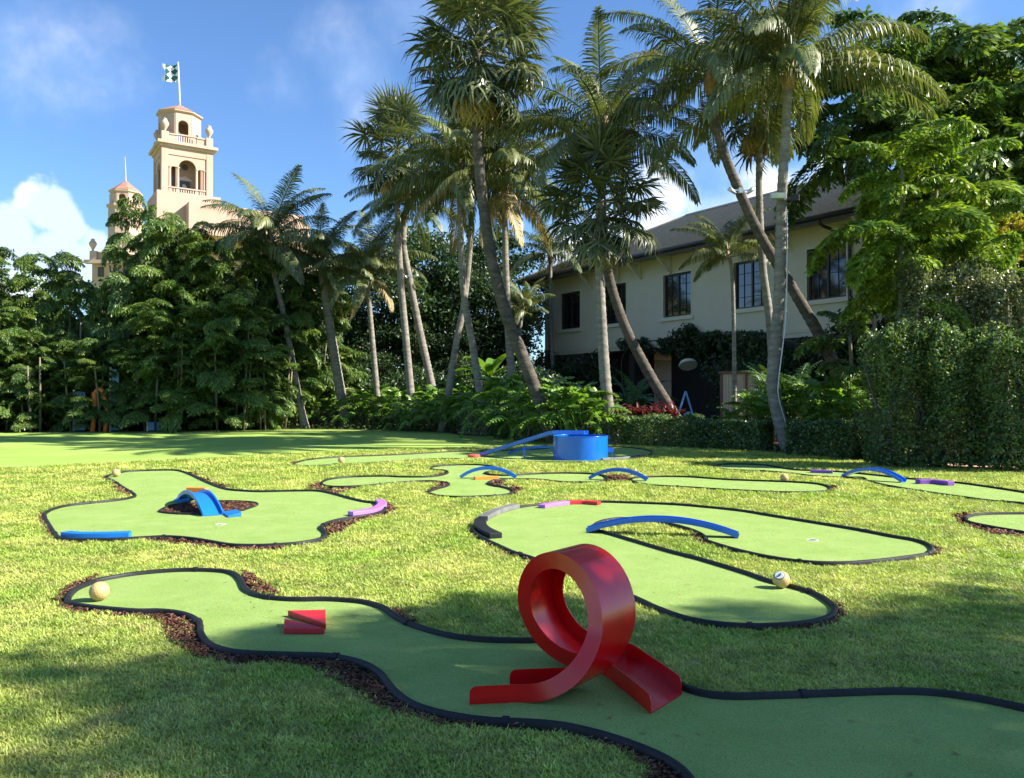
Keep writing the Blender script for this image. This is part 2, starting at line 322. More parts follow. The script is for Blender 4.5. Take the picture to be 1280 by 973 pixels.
Hole['C'] = [(592,664),(593.5,659),(600,652.5),(612.5,645.7),(628.7,639.6),(647,635),(673.4,631.5),(710,629),(750.6,628),(783,628.8),(840,631),(876,633.8),(926.9,639.1),(966,645.5),(1016.9,653.7),(1073,663),(1115.3,671.2),(1143.4,676),(1161,682),(1165.5,688.5),(1157.5,693.7),(1123.7,698.9),(1084.4,703.2),(1045,705.2),(1002.8,703.2),(960.6,697.3),(918.4,687.8),(884,677),(881,672),(868,664.5),(840,656.5),(805,650.5),(775,649),(752,652.5),(742,658.5),(748,664),(763,668),(800,679),(840,690.8),(876,700),(932.5,717),(960.6,726.9),(988.7,733.9),(1016.9,742.3),(1036.5,753.6),(1043.6,762),(1039.4,770.4),(1022.5,776.9),(1002.8,780.3),(974.7,782.8),(932.5,783.6),(890.3,780.3),(853.7,773),(820,760.6),(795,749),(760,735),(715,717),(669.4,700),(641,691),(620.6,681.8),(608,676),(597,670)]
Hole['D'] = [(401.6,605.2),(406.7,601),(421,598.2),(445.3,596.4),(481.9,595.8),(502,596.7),(532.7,596.6),(551,594.6),(559.5,591.5),(556.5,588.9),(541.5,587.5),(538.8,585.9),(542.8,583.8),(559,582.2),(583.4,581.3),(600,581.7),(615,583.4),(620,586.2),(614,589.5),(606,591.5),(612,593.8),(628,594.8),(644.7,594.4),(667,593),(691.4,592.1),(713.8,592),(738,592.8),(753,595),(758,598.5),(753,602),(742,603.2),(721.9,603.7),(701.6,603.2),(681,600.7),(661,599.7),(632.5,600),(617,601.2),(610,604.3),(615,607.2),(630.5,610),(640.6,613.5),(638.6,617.3),(626.4,620),(600,621.4),(573.3,622),(551,620.8),(537,617.5),(537,614.8),(546.9,611.3),(558,608.2),(561,605.2),(551,602.9),(532.7,602),(502,603.5),(481.9,605.2),(457.5,607.8),(431,609.2),(411.5,608.6)]
Hole['D2'] = [(789,600),(793,597.8),(809.2,596.6),(833.6,596.2),(860,596.6),(874.4,597.5),(908.8,599.9),(943,601.3),(969,602.2),(994.7,603.3),(1020.5,605.2),(1034,608.2),(1038,611.5),(1031,614.6),(1011.9,615.9),(989.5,616.2),(960.3,615.5),(926,613.8),(891.6,612),(860,609.8),(823.4,607.8),(803,605.5),(793,603)]
Hole['E'] = [(367.5,580.3),(376,577),(392.5,574.3),(421,572),(461.6,570.2),(502,568.6),(532.7,566.8),(555,565.5),(583.4,564.6),(620,564),(690,561),(735,559.2),(762.5,559),(782.8,559.6),(803,561.7),(814,564.7),(814,567.8),(803,571.6),(789,574.3),(772.7,575.9),(752.3,577.3),(721.9,578.1),(681,577.9),(640.6,577),(620,575.9),(593.6,574.8),(563,574),(532.7,574.5),(502,576.7),(471.7,578.7),(431,580.8),(392.5,582.8),(375,582.8)]
Hole['F'] = [(890,584.2),(896.7,582),(912,580.6),(934.5,580.8),(956.9,582),(977.5,585.5),(1000,588.2),(1040,589.6),(1085,593.5),(1130,598.4),(1161.9,600.8),(1199.4,604.2),(1236.9,609.3),(1280,615.9),(1340,626),(1400,645),(1370,652),(1330,641),(1280,630.3),(1236.9,626.6),(1199.4,621.5),(1161.9,616.3),(1124.4,610.3),(1100,605.6),(1085,601.6),(1078,597.6),(1060,597.5),(1037.7,597),(1011.9,595.2),(989.5,592.3),(960.3,589.8),(943,589),(917.3,588),(900,586.4)]
Hole['G'] = [(1207,650),(1209.5,646.8),(1218,644.4),(1235,643),(1280,642.5),(1360,643),(1450,652),(1460,670),(1380,680),(1330,675),(1280,666.5),(1246,660.8),(1221,656),(1210.5,653)]
INFO = {
 'A': ('winding mini golf green in the foreground, carrying the red loop', 'black'),
 'B': ('broad mini golf green at left with the mulch island in it', 'black'),
 'C': ('hairpin shaped mini golf green in the middle, crossed by the long blue bridge', 'black'),
 'D': ('mini golf green with four round lobes, starting beside the left green', 'black'),
 'D2': ('straight mini golf green ending in a rounded tip beside a tan ball', 'black'),
 'E': ('long mini golf green farthest back, carrying the blue drum', 'black'),
 'F': ('half shaded mini golf green running along the right hedge', 'black'),
 'G': ('mini golf green cut off by the right edge of the photo, only its tip showing', 'black')}
EH, EW = 0.052, 0.044
def sweep_piece(pts, w=EW, h=EH, z0=0.0):
    """black rubber tube edging along pts, rounded top"""
    mb = MB(); n = len(pts)
    prof = [(-w / 2, z0), (-w / 2, h * .62), (-w * .36, h * .88), (0, h), (w * .36, h * .88), (w / 2, h * .62), (w / 2, z0)]
    for i, p in enumerate(pts):
        t = (pts[min(i + 1, n - 1)] - pts[max(i - 1, 0)]); t.z = 0; t.normalize(); s = Vector((t.y, -t.x, 0))
        mb.v += [tuple(Vector((p.x, p.y, 0)) + s * a + Vector((0, 0, b))) for a, b in prof]
    k = len(prof)
    for i in range(n - 1):
        for j in range(k - 1): mb.f.append((i * k + j, i * k + j + 1, (i + 1) * k + j + 1, (i + 1) * k + j))
    mb.f.append(tuple(range(k))); mb.f.append(tuple((n - 1) * k + j for j in range(k))[::-1])
    return mb
HOLES = {}; HOLE_W = {}
for key, px in Hole.items():
    line = catmull([G(u, v, 0.025) for u, v in px], closed=True, step=0.06)
    line = [Vector((p.x, p.y, 0)) for p in line]; HOLES[key] = line
    c = sum(line, Vector()) / len(line)
    root = empty('mini_golf_green', (0, 0, 0), 0, INFO[key][0], 'golf green', 'mini golf greens on the lawn'); HOLE_W[key] = root
    sheet('turf_surface', line, 0.018, 'turf', root)
    n = len(line); seg = 26; cnt = max(3, round(n / seg)); cuts = [round(k * n / cnt) for k in range(cnt + 1)]
    for a, b in zip(cuts, cuts[1:]):
        pts = [line[i % n] for i in range(a, b + 1)]
        pts[0] = pts[0].lerp(pts[1], 0.06); pts[-1] = pts[-1].lerp(pts[-2], 0.06)
        e = sweep_piece(pts).build('edging_piece', 'edging', root, auto=True)
        if pts[0].y < 24:
            q = sweep_piece([pts[0].lerp(pts[1], -0.25), pts[0].lerp(pts[1], 0.35)], EW + 0.012, EH + 0.008); q.build('joint_collar', 'edging', e)
# island in green B
isl = catmull([G(u, v, 0.02) for u, v in [(199.5,640),(208,634.8),(223,631.3),(250,628.3),(277,627.3),(300,627.6),(318,629.2),(321,632),(304,638.3),(290,640.8),(265,643),(240,643.6),(215,642.6)]], closed=True, step=0.06)
isl = [Vector((p.x, p.y, 0)) for p in isl]
iso = tag(sheet('mulch_island', isl, 0.026, 'mulch_bed'), kind='structure')
sweep_piece(isl + [isl[0]], 0.03, 0.045).build('edging_piece', 'edging', HOLE_W['B'], auto=True)
# cups
def cup(u, v, root):
    p = G(u, v); mb = MB(); mb.lathe([(0.052, 0.0195), (0.056, 0.0225), (0.060, 0.0225), (0.064, 0.0195)], 20, (p.x, p.y, 0), cap=False)
    rim = mb.build('cup_rim', 'white', root, smooth=True)
    h = MB(); h.lathe([(0.052, 0.0200)], 20, (p.x, p.y, 0), cap=False); h.f = [tuple(range(20))]; h.build('cup_hole', 'black', rim)
cup(1016, 677.5, HOLE_W['C']); cup(276, 657.5, HOLE_W['B'])

# ------------------------------------------------------------------ mulch showing beside the edging
mpoly = [
 [(68,752),(82,737),(104,728),(122,722),(112,731),(94,740),(84,751),(88,760),(110,768),(95,769),(76,762)],
 [(100,764),(122,768),(170,771),(205,773),(213,779),(205,783),(185,776),(150,772),(115,770)],
 [(200,770),(228,773),(243,784),(250,800),(262,812),(285,820),(340,824),(400,828),(432,832),(455,842),(474,858),(484,872),(504,887),(541,899),(600,906),(660,910),(700,914),(640,915),(560,910),(505,898),(470,888),(448,870),(414,852),(386,837),(342,832),(290,834),(246,824),(222,812),(206,798)],
 [(299,716),(312,717),(322,726),(340,735),(350,747),(322,743),(310,736),(305,727)],
 [(488,763),(496,764),(512,775),(528,785),(508,780),(494,772)],
 [(700,914),(760,926),(800,943),(830,958),(850,980),(840,1000),(790,985),(810,975),(795,950),(750,932)],
 [(125,598),(133,597),(152,608),(170,620),(163,623),(145,617),(138,606)],
 [(47,646),(54,642),(60,655),(72,674),(76,678),(66,678),(56,664)],
 [(168,677),(203,675),(243,677.5),(285,685),(330,687),(372,683.5),(350,689),(290,691),(240,685),(200,680)],
 [(232,589),(250,596),(268,604),(290,611),(296,613),(270,610),(250,601)],
 [(404,661),(410,656),(432,651),(455,648),(470,645),(484,640),(485,634),(479,629),(488,631),(497,638),(488,643),(466,649),(446,655),(432,663),(424,669),(412,673),(408,668)],
 [(401,603),(398,606),(402,611),(415,612),(431,611.5),(452,610),(440,614),(430,617),(422,619),(408,615.5),(395,613.5),(376,613.5),(388,608)],
 [(538,587),(556,589),(561,592),(555,595),(543,597.5),(534,597),(548,594),(551,591)],
 [(533,604),(551,603),(561,605.5),(558,609),(546,612),(536,616),(531,617),(536,611),(545,608)],
 [(632,601.5),(617,602),(611,604.5),(615,607),(630,610),(642,613.5),(640,618),(648,618),(655,612),(645,609),(632,606)],
 [(756,595),(792,595),(790,598),(787,601),(792,604),(756,604),(760,599)],
 [(588,662),(586,668),(596,674),(612,684),(640,697),(668,707),(700,719),(690,710),(668,702),(640,693),(618,682),(596,671)],
 [(1168,684),(1182,693),(1162,697),(1130,702),(1098,706),(1124,700),(1158,695)],
 [(1046,752),(1058,772),(1040,784),(1008,790),(960,790),(928,787),(880,783),(848,776),(815,762),(780,748),(800,753),(850,776),(890,783),(935,786.5),(975,786),(1004,783),(1024,780),(1042,772)],
 [(1187,646),(1204,643),(1230,640.5),(1216,643.5),(1208,647),(1207,652),(1220,658),(1246,664),(1290,672),(1290,676),(1236,669),(1205,658),(1190,652)],
 [(880,584),(888,582),(889,586)], [(1038,607),(1052,612),(1036,617)], [(359,581),(367,578),(371,583)],
 [(524,574),(563,573.5),(600,575),(560,576.5)],
 [(876,668),(884,678),(905,686),(880,683),(862,674)],
 [(560,541.5),(600,543.5),(610,546),(575,544.5)]]
MPOLY = [[G(u, v) for u, v in p] for p in mpoly]
for k, p in enumerate(MPOLY):
    tag(sheet('mulch_ground', p, 0.006 + 0.0003 * k if k < 25 else 0.014, 'mulch_bed'), kind='structure')
def inside(px, py, poly):
    x = np.array([p[0] for p in poly]); y = np.array([p[1] for p in poly]); r = np.zeros(px.shape, bool)
    j = len(x) - 1
    for i in range(len(x)):
        c = ((y[i] > py) != (y[j] > py)); dy = (y[j] - y[i]) or 1e-12
        r ^= c & (px < (x[j] - x[i]) * (py - y[i]) / dy + x[i]); j = i
    return r
GX0, GX1, GY0, GY1, GC = -16.0, 16.0, 2.0, 30.0, 0.03
gx = np.arange(GX0, GX1, GC); gy = np.arange(GY0, GY1, GC); MXg, MYg = np.meshgrid(gx, gy)
def raster(poly, out):
    xs = [p[0] for p in poly]; ys = [p[1] for p in poly]
    i0, i1 = max(0, int((min(xs) - GX0) / GC)), min(len(gx), int((max(xs) - GX0) / GC) + 2)
    j0, j1 = max(0, int((min(ys) - GY0) / GC)), min(len(gy), int((max(ys) - GY0) / GC) + 2)
    if i1 > i0 and j1 > j0: out[j0:j1, i0:i1] |= inside(MXg[j0:j1, i0:i1], MYg[j0:j1, i0:i1], poly)
tmask = np.zeros(MXg.shape, bool); mmask = np.zeros(MXg.shape, bool)
for L_ in HOLES.values(): raster(L_, tmask)
for p in MPOLY: raster(p, mmask)
def dilate(a, n):
    for _ in range(n):
        b = a.copy(); b[1:] |= a[:-1]; b[:-1] |= a[1:]; b[:, 1:] |= a[:, :-1]; b[:, :-1] |= a[:, 1:]; a = b
    return a
hard = dilate(tmask, 2)
islm = np.zeros(MXg.shape, bool); raster(isl, islm)
# mulch chips: small tilted slivers of bark with thickness
ys_, xs_ = np.nonzero(((mmask & ~dilate(tmask, 1)) | islm) & (MYg < 22))
def chips():
    V = []; Fc = []
    w = np.minimum(1.0, 26.0 / (gy[ys_] ** 2)); keep = NR.random(len(xs_)) < w * 1.0
    X = gx[xs_][keep]; Y = gy[ys_][keep]; rep = 3
    X = np.repeat(X, rep) + NR.uniform(-.02, .02, len(X) * rep); Y = np.repeat(Y, rep) + NR.uniform(-.02, .02, len(Y) * rep)
    n = len(X); sc = np.clip(Y / 8.0, .62, 1.7)
    L_ = NR.uniform(.018, .05, n) * sc; w_ = NR.uniform(.006, .013, n) * sc; t = NR.uniform(.003, .006, n) * sc
    yaw = NR.uniform(0, 6.28, n); pit = NR.normal(0, .30, n); Z = NR.uniform(.016, .034, n)
    c, s = np.cos(yaw), np.sin(yaw); cp, sp = np.cos(pit), np.sin(pit)
    ax = np.stack([c * cp, s * cp, sp], 1); ay = np.stack([-s, c, 0 * s], 1); az = np.cross(ax, ay)
    cen = np.stack([X, Y, Z], 1)
    cs = [(-1, -1, -1), (1, -.5, -1), (1, .5, -1), (-1, 1, -1), (-1, -1, 1), (1, -.5, 1), (1, .5, 1), (-1, 1, 1)]
    V = np.stack([cen + ax * (L_ * .5 * a)[:, None] + ay * (w_ * b)[:, None] + az * (t * .5 * d)[:, None] for a, b, d in cs], 1).reshape(-1, 3)
    f = np.array([(0, 3, 2, 1), (4, 5, 6, 7), (0, 1, 5, 4), (1, 2, 6, 5), (2, 3, 7, 6), (3, 0, 4, 7)])
    return npmesh('bark_mulch', V, (f[None] + (np.arange(n) * 8)[:, None, None]).reshape(-1, 4), 'mulch')
tag(link('bark_mulch', chips()), kind='stuff')

# ------------------------------------------------------------------ grass: real tufts instanced over the near lawn
def tuft(seed, nb, rad, hmin, hmax, w):
    r = np.random.default_rng(seed); V = []; Q = []
    for b in range(nb):
        a = r.uniform(0, 6.283); d = rad * math.sqrt(r.random()); x, y = d * math.cos(a), d * math.sin(a)
        yaw = r.uniform(0, 6.283); lean = r.uniform(.25, 1.25); h = r.uniform(hmin, hmax); ww = w * r.uniform(.7, 1.3)
        sx, sy = -math.sin(yaw) * ww / 2, math.cos(yaw) * ww / 2; fx, fy = math.cos(yaw), math.sin(yaw)
        o = len(V)
        for t, k in ((0, 1.0), (.5, .95), (1, .15)):
            bend = lean * t * t * h; zz = h * t * (1 - .30 * lean * t) ; V += [(x + fx * bend - sx * k, y + fy * bend - sy * k, zz), (x + fx * bend + sx * k, y + fy * bend + sy * k, zz)]
        Q += [(o, o + 1, o + 3, o + 2), (o + 2, o + 3, o + 5, o + 4)]
    return npmesh('grass_tuft', V, Q, 'grass')
tcol = bpy.data.collections.new('tufts')
for k in range(5):
    o = bpy.data.objects.new('grass_tuft', tuft(k, 54, .055, .018, .040, .0065)); tcol.objects.link(o)
def grass_points():
    pts = []
    def band(y0, y1, step, sc):
        ys = np.arange(y0, y1, step); out = []
        for y in ys:
            hw = y * .68 + .5; xs = np.arange(-hw, hw, step); out.append(np.stack([xs + NR.uniform(-.5, .5, len(xs)) * step, y + NR.uniform(-.5, .5, len(xs)) * step, np.full(len(xs), sc)], 1))
        return np.concatenate(out)
    A = np.concatenate([band(2.6, 5.5, .040, .85), band(5.5, 8, .052, 1.0), band(8, 12, .075, 1.3), band(12, 17, .11, 1.7), band(17, 29, .17, 2.3)])
    ix = ((A[:, 0] - GX0) / GC).astype(int); iy = ((A[:, 1] - GY0) / GC).astype(int)
    ok = (ix >= 0) & (ix < len(gx)) & (iy >= 0) & (iy < len(gy)); A = A[ok]; ix = ix[ok]; iy = iy[ok]
    far = dilate(tmask, 3)
    bad = np.where(A[:, 1] > 8, far[iy, ix], hard[iy, ix]) | (mmask[iy, ix] & (NR.random(len(A)) > .03))
    A = A[~bad]
    bare = np.sin(A[:, 0] * 2.1 + 1.3 * np.sin(A[:, 1] * 1.7)) * np.sin(A[:, 1] * 2.9 + 1.1 * np.sin(A[:, 0] * 2.3)) + .35 * NR.normal(size=len(A)); A = A[(bare < 1.05) | (NR.random(len(A)) < .35)]
    fp = fl_near + fl_far; A = A[~inside(A[:, 0], A[:, 1], fp)]
    bp = bed_edge + [Vector((40, 12, 0)), Vector((60, 75, 0)), Vector((-60, 75, 0))]; A = A[~inside(A[:, 0], A[:, 1], bp)]
    return A
def grass():
    A = grass_points(); n = len(A)
    me = bpy.data.meshes.new('grass'); me.vertices.add(n); co = A.copy(); co[:, 2] = 0; me.vertices.foreach_set('co', co.astype(np.float32).ravel())
    a = me.attributes.new('sc', 'FLOAT', 'POINT'); a.data.foreach_set('value', (A[:, 2] * NR.uniform(.75, 1.25, n)).astype(np.float32))
    o = bpy.data.objects.new('grass', me); COL.objects.link(o); me.materials.append(MT['grass'])
    ng = bpy.data.node_groups.new('scatter_grass', 'GeometryNodeTree')
    ng.interface.new_socket('Geometry', in_out='INPUT', socket_type='NodeSocketGeometry'); ng.interface.new_socket('Geometry', in_out='OUTPUT', socket_type='NodeSocketGeometry')
    N = ng.nodes.new; L = ng.links.new; gi = N('NodeGroupInput'); go = N('NodeGroupOutput'); ip = N('GeometryNodeInstanceOnPoints')
    ci = N('GeometryNodeCollectionInfo'); ci.inputs[0].default_value = tcol; ci.inputs[1].default_value = True; ci.inputs[2].default_value = True
    m2p = N('GeometryNodeMeshToPoints'); L(gi.outputs[0], m2p.inputs[0]); L(m2p.outputs[0], ip.inputs['Points']); L(ci.outputs[0], ip.inputs['Instance'])
    ip.inputs['Pick Instance'].default_value = True
    rv = N('FunctionNodeRandomValue'); rv.data_type = 'FLOAT_VECTOR'; rv.inputs[0].default_value = (-.12, -.12, 0); rv.inputs[1].default_value = (.12, .12, 6.283)
    L(rv.outputs[0], ip.inputs['Rotation'])
    na = N('GeometryNodeInputNamedAttribute'); na.data_type = 'FLOAT'; na.inputs[0].default_value = 'sc'
    L(na.outputs[0], ip.inputs['Scale']); L(ip.outputs[0], go.inputs[0])
    md = o.modifiers.new('scatter', 'NODES'); md.node_group = ng
    tag(o, kind='stuff'); print('grass tufts', n)
grass()

# fallen leaves and clippings lying about
def litter():
    n = 420; Y = 3.2 + 12 * NR.random(n) ** 1.4; X = NR.uniform(-1, 1, n) * Y * .66; ix = ((X - GX0) / GC).astype(int); iy = ((Y - GY0) / GC).astype(int)
    on = tmask[np.clip(iy, 0, len(gy) - 1), np.clip(ix, 0, len(gx) - 1)]; Z = np.where(on, .022, .034)
    V = []; Q = []
    for x, y, z in zip(X, Y, Z):
        a = R.uniform(0, 6.28); l = R.uniform(.010, .030); w = l * R.uniform(.12, .4); c, s = math.cos(a), math.sin(a); o = len(V)
        V += [(x - c * l, y - s * l, z), (x - s * w, y + c * w, z + .004), (x + c * l, y + s * l, z + R.uniform(0, .01)), (x + s * w, y - c * w, z + .003)]; Q.append((o, o + 1, o + 2, o + 3))
    tag(link('leaf_litter', npmesh('leaf_litter', V, Q, 'litter')), kind='stuff')
litter()
# ------------------------------------------------------------------ the red loop
def sweep_edges(A, B, th_dir, th, name, m, parent, close_ends=True):
    """a plate of thickness th between the curves A and B; th_dir: list of unit vectors"""
    mb = MB(); n = len(A)
    for i in range(n):
        t = th_dir[i] * th; mb.v += [tuple(A[i]), tuple(B[i]), tuple(B[i] + t), tuple(A[i] + t)]
    for i in range(n - 1):
        o = i * 4; q = o + 4
        for j in range(4): k = (j + 1) % 4; mb.f.append((o + j, q + j, q + k, o + k))
    mb.f.append((0, 1, 2, 3)); mb.f.append(tuple((n - 1) * 4 + j for j in (3, 2, 1, 0)))
    return mb.build(name, m, parent, auto=True)
def red_loop():
    O = G(690, 885.5) ; O.z = 0.019
    an = math.radians(-39); e = Vector((math.cos(an), math.sin(an), 0)); a = Vector((-e.y, e.x, 0)); W_ = 0.335; Rr = 0.362; s0 = -0.15
    key = []                       # (s, z, b, nx, nz)
    key += [(-0.33, 0, -0.27, 0, 1), (-0.27, 0, -0.205, 0, 1), (-0.21, 0.0, -0.145, 0, 1)]
    for q in range(0, 361, 15):
        p = math.radians(q); b = np.interp(q, [0, 45, 90, 180, 270, 315, 360], [-.085, .035, .146, .262, .362, .44, .535])
        key.append((s0 + Rr * math.sin(p), Rr - Rr * math.cos(p), b, -math.sin(p), math.cos(p)))
    key += [(-0.09, 0.0, 0.555, 0, 1), (-0.02, 0, 0.535, 0, 1), (0.12, 0, 0.445, 0, 1), (0.30, 0, 0.325, 0, 1), (0.458, 0, 0.21, 0, 1)]
    cs = catmull([(k[0], k[1], k[2]) for k in key], n=5); ns = catmull([(k[3], k[4], 0) for k in key], n=5)
    N_ = [O + e * p.x + a * p.z + Vector((0, 0, max(0, p.y))) for p in cs]
    nn = [(e * q.x + Vector((0, 0, q.y))).normalized() for q in ns]
    root = empty('loop_the_loop', (0, 0, 0), 0, 'glossy red steel loop obstacle with two channel ramps, on the foreground green', 'loop obstacle')
    L_ = [0]
    for p, q in zip(N_, N_[1:]): L_.append(L_[-1] + (q - p).length)
    def hgt(i):
        d = min(L_[i], L_[-1] - L_[i]); r = 0.035; H = 0.092
        return H - (r - math.sqrt(max(0, r * r - (r - d) ** 2)) if d < r else 0)
    # denser samples at the ends for the rounded corners
    def dens(arr, f):
        out = []
        for i in range(len(arr) - 1):
            k = 5 if (i < 2 or i > len(arr) - 4) else 1
            for j in range(k): out.append(f(arr[i], arr[i + 1], j / k))
        return out + [arr[-1]]
    N_ = dens(N_, lambda p, q, t: p.lerp(q, t)); nn = dens(nn, lambda p, q, t: p.lerp(q, t).normalized())
    L_ = [0]
    for p, q in zip(N_, N_[1:]): L_.append(L_[-1] + (q - p).length)
    hs = [hgt(i) for i in range(len(N_))]
    t = 0.006
    sweep_edges(N_, [p + a * W_ for p in N_], nn, t, 'channel_floor', 'red_paint', root)
    sweep_edges([p + n_ * t for p, n_ in zip(N_, nn)], [p + n_ * h for p, n_, h in zip(N_, nn, hs)], [a] * len(N_), t, 'side_flange', 'red_paint', root)
    F2 = [p + a * (W_ - t) for p in N_]
    sweep_edges([p + n_ * t for p, n_ in zip(F2, nn)], [p + n_ * h for p, n_, h in zip(F2, nn, hs)], [a] * len(N_), t, 'side_flange', 'red_paint', root)
    mb = MB()
    for c in (O + e * 0.05 + a * 0.50,):
        mb.lathe([(0.012, 0), (0.012, 0.006), (0.006, 0.012)], 10, (c.x, c.y, 0))
    mb.build('bolt', 'metal', root)
red_loop()

# ------------------------------------------------------------------ blue channel bridges
def channel(path, width, side, hr, th, m, root, names=('deck', 'side_rail')):
    up = [Vector((0, 0, 1))] * len(path); nn = []
    for i in range(len(path)):
        t = (path[min(i + 1, len(path) - 1)] - path[max(i - 1, 0)]).normalized(); nn.append(side.cross(t).normalized() if side.cross(t).z > 0 else t.cross(side).normalized())
    A = [p - side * width / 2 for p in path]; B = [p + side * width / 2 for p in path]
    sweep_edges(A, B, nn, th, names[0], m, root)
    for E, d in ((A, side), (B, -side)):
        sweep_edges([p + n_ * th for p, n_ in zip(E, nn)], [p + n_ * hr for p, n_ in zip(E, nn)], [d] * len(path), hr * .34, names[1], m, root)
def bridge(p0, p1, H, width, m, label, hr=0.05, n=22):
    p0, p1 = Vector(p0), Vector(p1); p0.z = p1.z = 0.019
    d = (p1 - p0); L_ = d.length; t = d.normalized(); side = Vector((-t.y, t.x, 0)); c = (p0 + p1) / 2
    root = empty('arched_bridge', (c.x, c.y, 0), 0, label, 'ball bridge', 'blue arched ball bridges')
    Rr = (L_ * L_ / 4 + H * H) / (2 * H); half = math.asin(L_ / 2 / Rr); path = []
    for i in range(n + 1):
        q = -half + 2 * half * i / n; path.append(t * (Rr * math.sin(q)) + Vector((0, 0, Rr * math.cos(q) - Rr + H + 0.019)))
    channel(path, width, side, hr, 0.012, m, root)
    return root
bridge(G(735, 667), G(922, 674), 0.155, 0.16, 'blue_paint', 'long blue arched bridge over the grass notch of the hairpin green', hr=.055)
bridge(G(577, 599), G(644, 599.5), 0.175, 0.15, 'blue_foam', 'sunlit blue arched bridge beside the orange bar', hr=.06)  # lighter blue than the other bridges: sunlight put into its colour
bridge(G(738, 600.5), G(808, 602.5), 0.17, 0.15, 'blue_paint', 'blue arched bridge over the mulch gap between two greens', hr=.06)
bridge(G(1056, 598), G(1129, 604.5), 0.175, 0.17, 'blue_paint', 'blue arched bridge near the right hedge', hr=.06)
bridge(G(233, 627), G(266, 646.5), 0.19, 0.27, 'blue_foam', 'steep blue hump bridge over the mulch island of the left green', hr=.055)

def prism_thing(name, pts, h, m, label, cat, group=None, bevel=0.006, z=0.019):
    pts = [Vector(p) for p in pts]; c = sum(pts, Vector()) / len(pts)
    area = sum(pts[i].x * pts[(i + 1) % len(pts)].y - pts[(i + 1) % len(pts)].x * pts[i].y for i in range(len(pts)))
    if area < 0: pts = pts[::-1]
    o = MB().prism([(p.x - c.x, p.y - c.y) for p in pts], 0, h).build(name, m, None, bevel=bevel); o.location = (c.x, c.y, z)
    return tag(o, label, cat, group)
def wedge_ramp(name, pts, h0, h1, m, label, cat, group=None):
    """four ground points; low side pts[0], pts[3]; high side pts[1], pts[2]"""
    pts = [Vector(p) for p in pts]; c = sum(pts, Vector()) / 4; q = [p - c for p in pts]
    V = [(p.x, p.y, 0) for p in q] + [(p.x, p.y, h) for p, h in zip(q, (h0, h1, h1, h0))]
    mb = MB().add(V, [(0, 3, 2, 1), (4, 5, 6, 7), (0, 1, 5, 4), (1, 2, 6, 5), (2, 3, 7, 6), (3, 0, 4, 7)])
    me = mb.build(name, m, None, bevel=0.004); bm = bmesh.new(); bm.from_mesh(me.data); bmesh.ops.recalc_face_normals(bm, faces=bm.faces); bm.to_mesh(me.data); bm.free()
    me.location = (c.x, c.y, 0.019); return tag(me, label, cat, group)
H_ = 0.042
prism_thing('block_wedge', [G(354.5, 796.5), G(406.5, 796.5), G(355.5, 783.5)], H_, 'red_foam', 'red triangular block nearer the camera, long side facing back', 'obstacle block', 'pair of red triangular blocks')
prism_thing('block_wedge', [G(359.5, 773.5), G(407, 772.5), G(407.5, 791)], H_, 'red_foam', 'red triangular block behind the other, corner pointing right', 'obstacle block', 'pair of red triangular blocks')
wedge_ramp('small_ramp', [G(216, 630), G(236, 629), G(238, 625), G(220, 625.5)], .015, .075, 'blue_foam', 'small blue wedge left of the hump bridge', 'ramp', 'small blue wedges by the hump bridge')
wedge_ramp('small_ramp', [G(302, 647.5), G(285, 649), G(277, 643.5), G(296, 643.5)], .055, .02, 'blue_foam', 'small blue wedge right of the hump bridge', 'ramp', 'small blue wedges by the hump bridge')
def bar(name, a, b, depth, h, m, label, cat='bumper', group=None, curve=None):
    pts = [a] + (curve or []) + [b]; pts = [G(u, v) for u, v in pts]; pts = catmull(pts, n=6) if curve else pts
    mb = MB(); n = len(pts); c = sum(pts, Vector()) / n
    for i, p in enumerate(pts):
        t = (pts[min(i + 1, n - 1)] - pts[max(i - 1, 0)]).normalized(); s = Vector((-t.y, t.x, 0)); q = p - c
        for o_, z in ((-depth / 2, 0), (-depth / 2, h), (depth / 2, h), (depth / 2, 0)): mb.v.append(tuple(q + s * o_ + Vector((0, 0, z))))
    for i in range(n - 1):
        for j in range(4): k = (j + 1) % 4; mb.f.append((i * 4 + j, i * 4 + k, i * 4 + 4 + k, i * 4 + 4 + j))
    mb.f.append((0, 1, 2, 3)[::-1]); mb.f.append(tuple((n - 1) * 4 + j for j in range(4)))
    o = mb.build(name, m, None, bevel=0.006); o.location = (c.x, c.y, 0.019); return tag(o, label, cat, group)
bar('bumper_bar', (235, 619), (258, 619.5), .11, .11, 'orange_foam', 'short orange bar behind the steep hump bridge', 'bumper')
bar('bumper_bar', (593, 601), (623, 600), .12, .055, 'orange_foam', 'orange bar under the sunlit blue bridge', 'bumper')
bar('bumper_bar', (82, 673.5), (163, 674), .13, .065, 'blue_foam', 'long blue curved bumper along the front edge of the left green', 'bumper', None, [(98, 675), (130, 675)])
bar('bumper_bar', (474, 630.5), (438, 646.8), .13, .058, 'purple_foam', 'curved purple bumper at the right tip of the left green', 'bumper', None, [(478, 635), (472, 640), (458, 644)])
bar('bumper_bar', (677, 637), (710, 632), .12, .05, 'purple_foam', 'purple bumper joined to the red one on the hairpin green', 'bumper', None, [(690, 634.5)])
bar('bumper_bar', (711, 632), (749, 633), .12, .05, 'red_foam', 'red bumper joined to the purple one on the hairpin green', 'bumper', None, [(730, 631.6)])
bar('bumper_bar', (620, 675.5), (601, 656), .15, .062, 'edging', 'black curved bumper at the left bend of the hairpin green', 'bumper', None, [(606, 668.5), (600, 662)])
bar('bumper_bar', (604, 653), (645, 637), .13, .062, 'edging_grey', 'weathered grey curved bumper continuing from the black one', 'bumper', None, [(613, 647.5), (628, 641.5)])
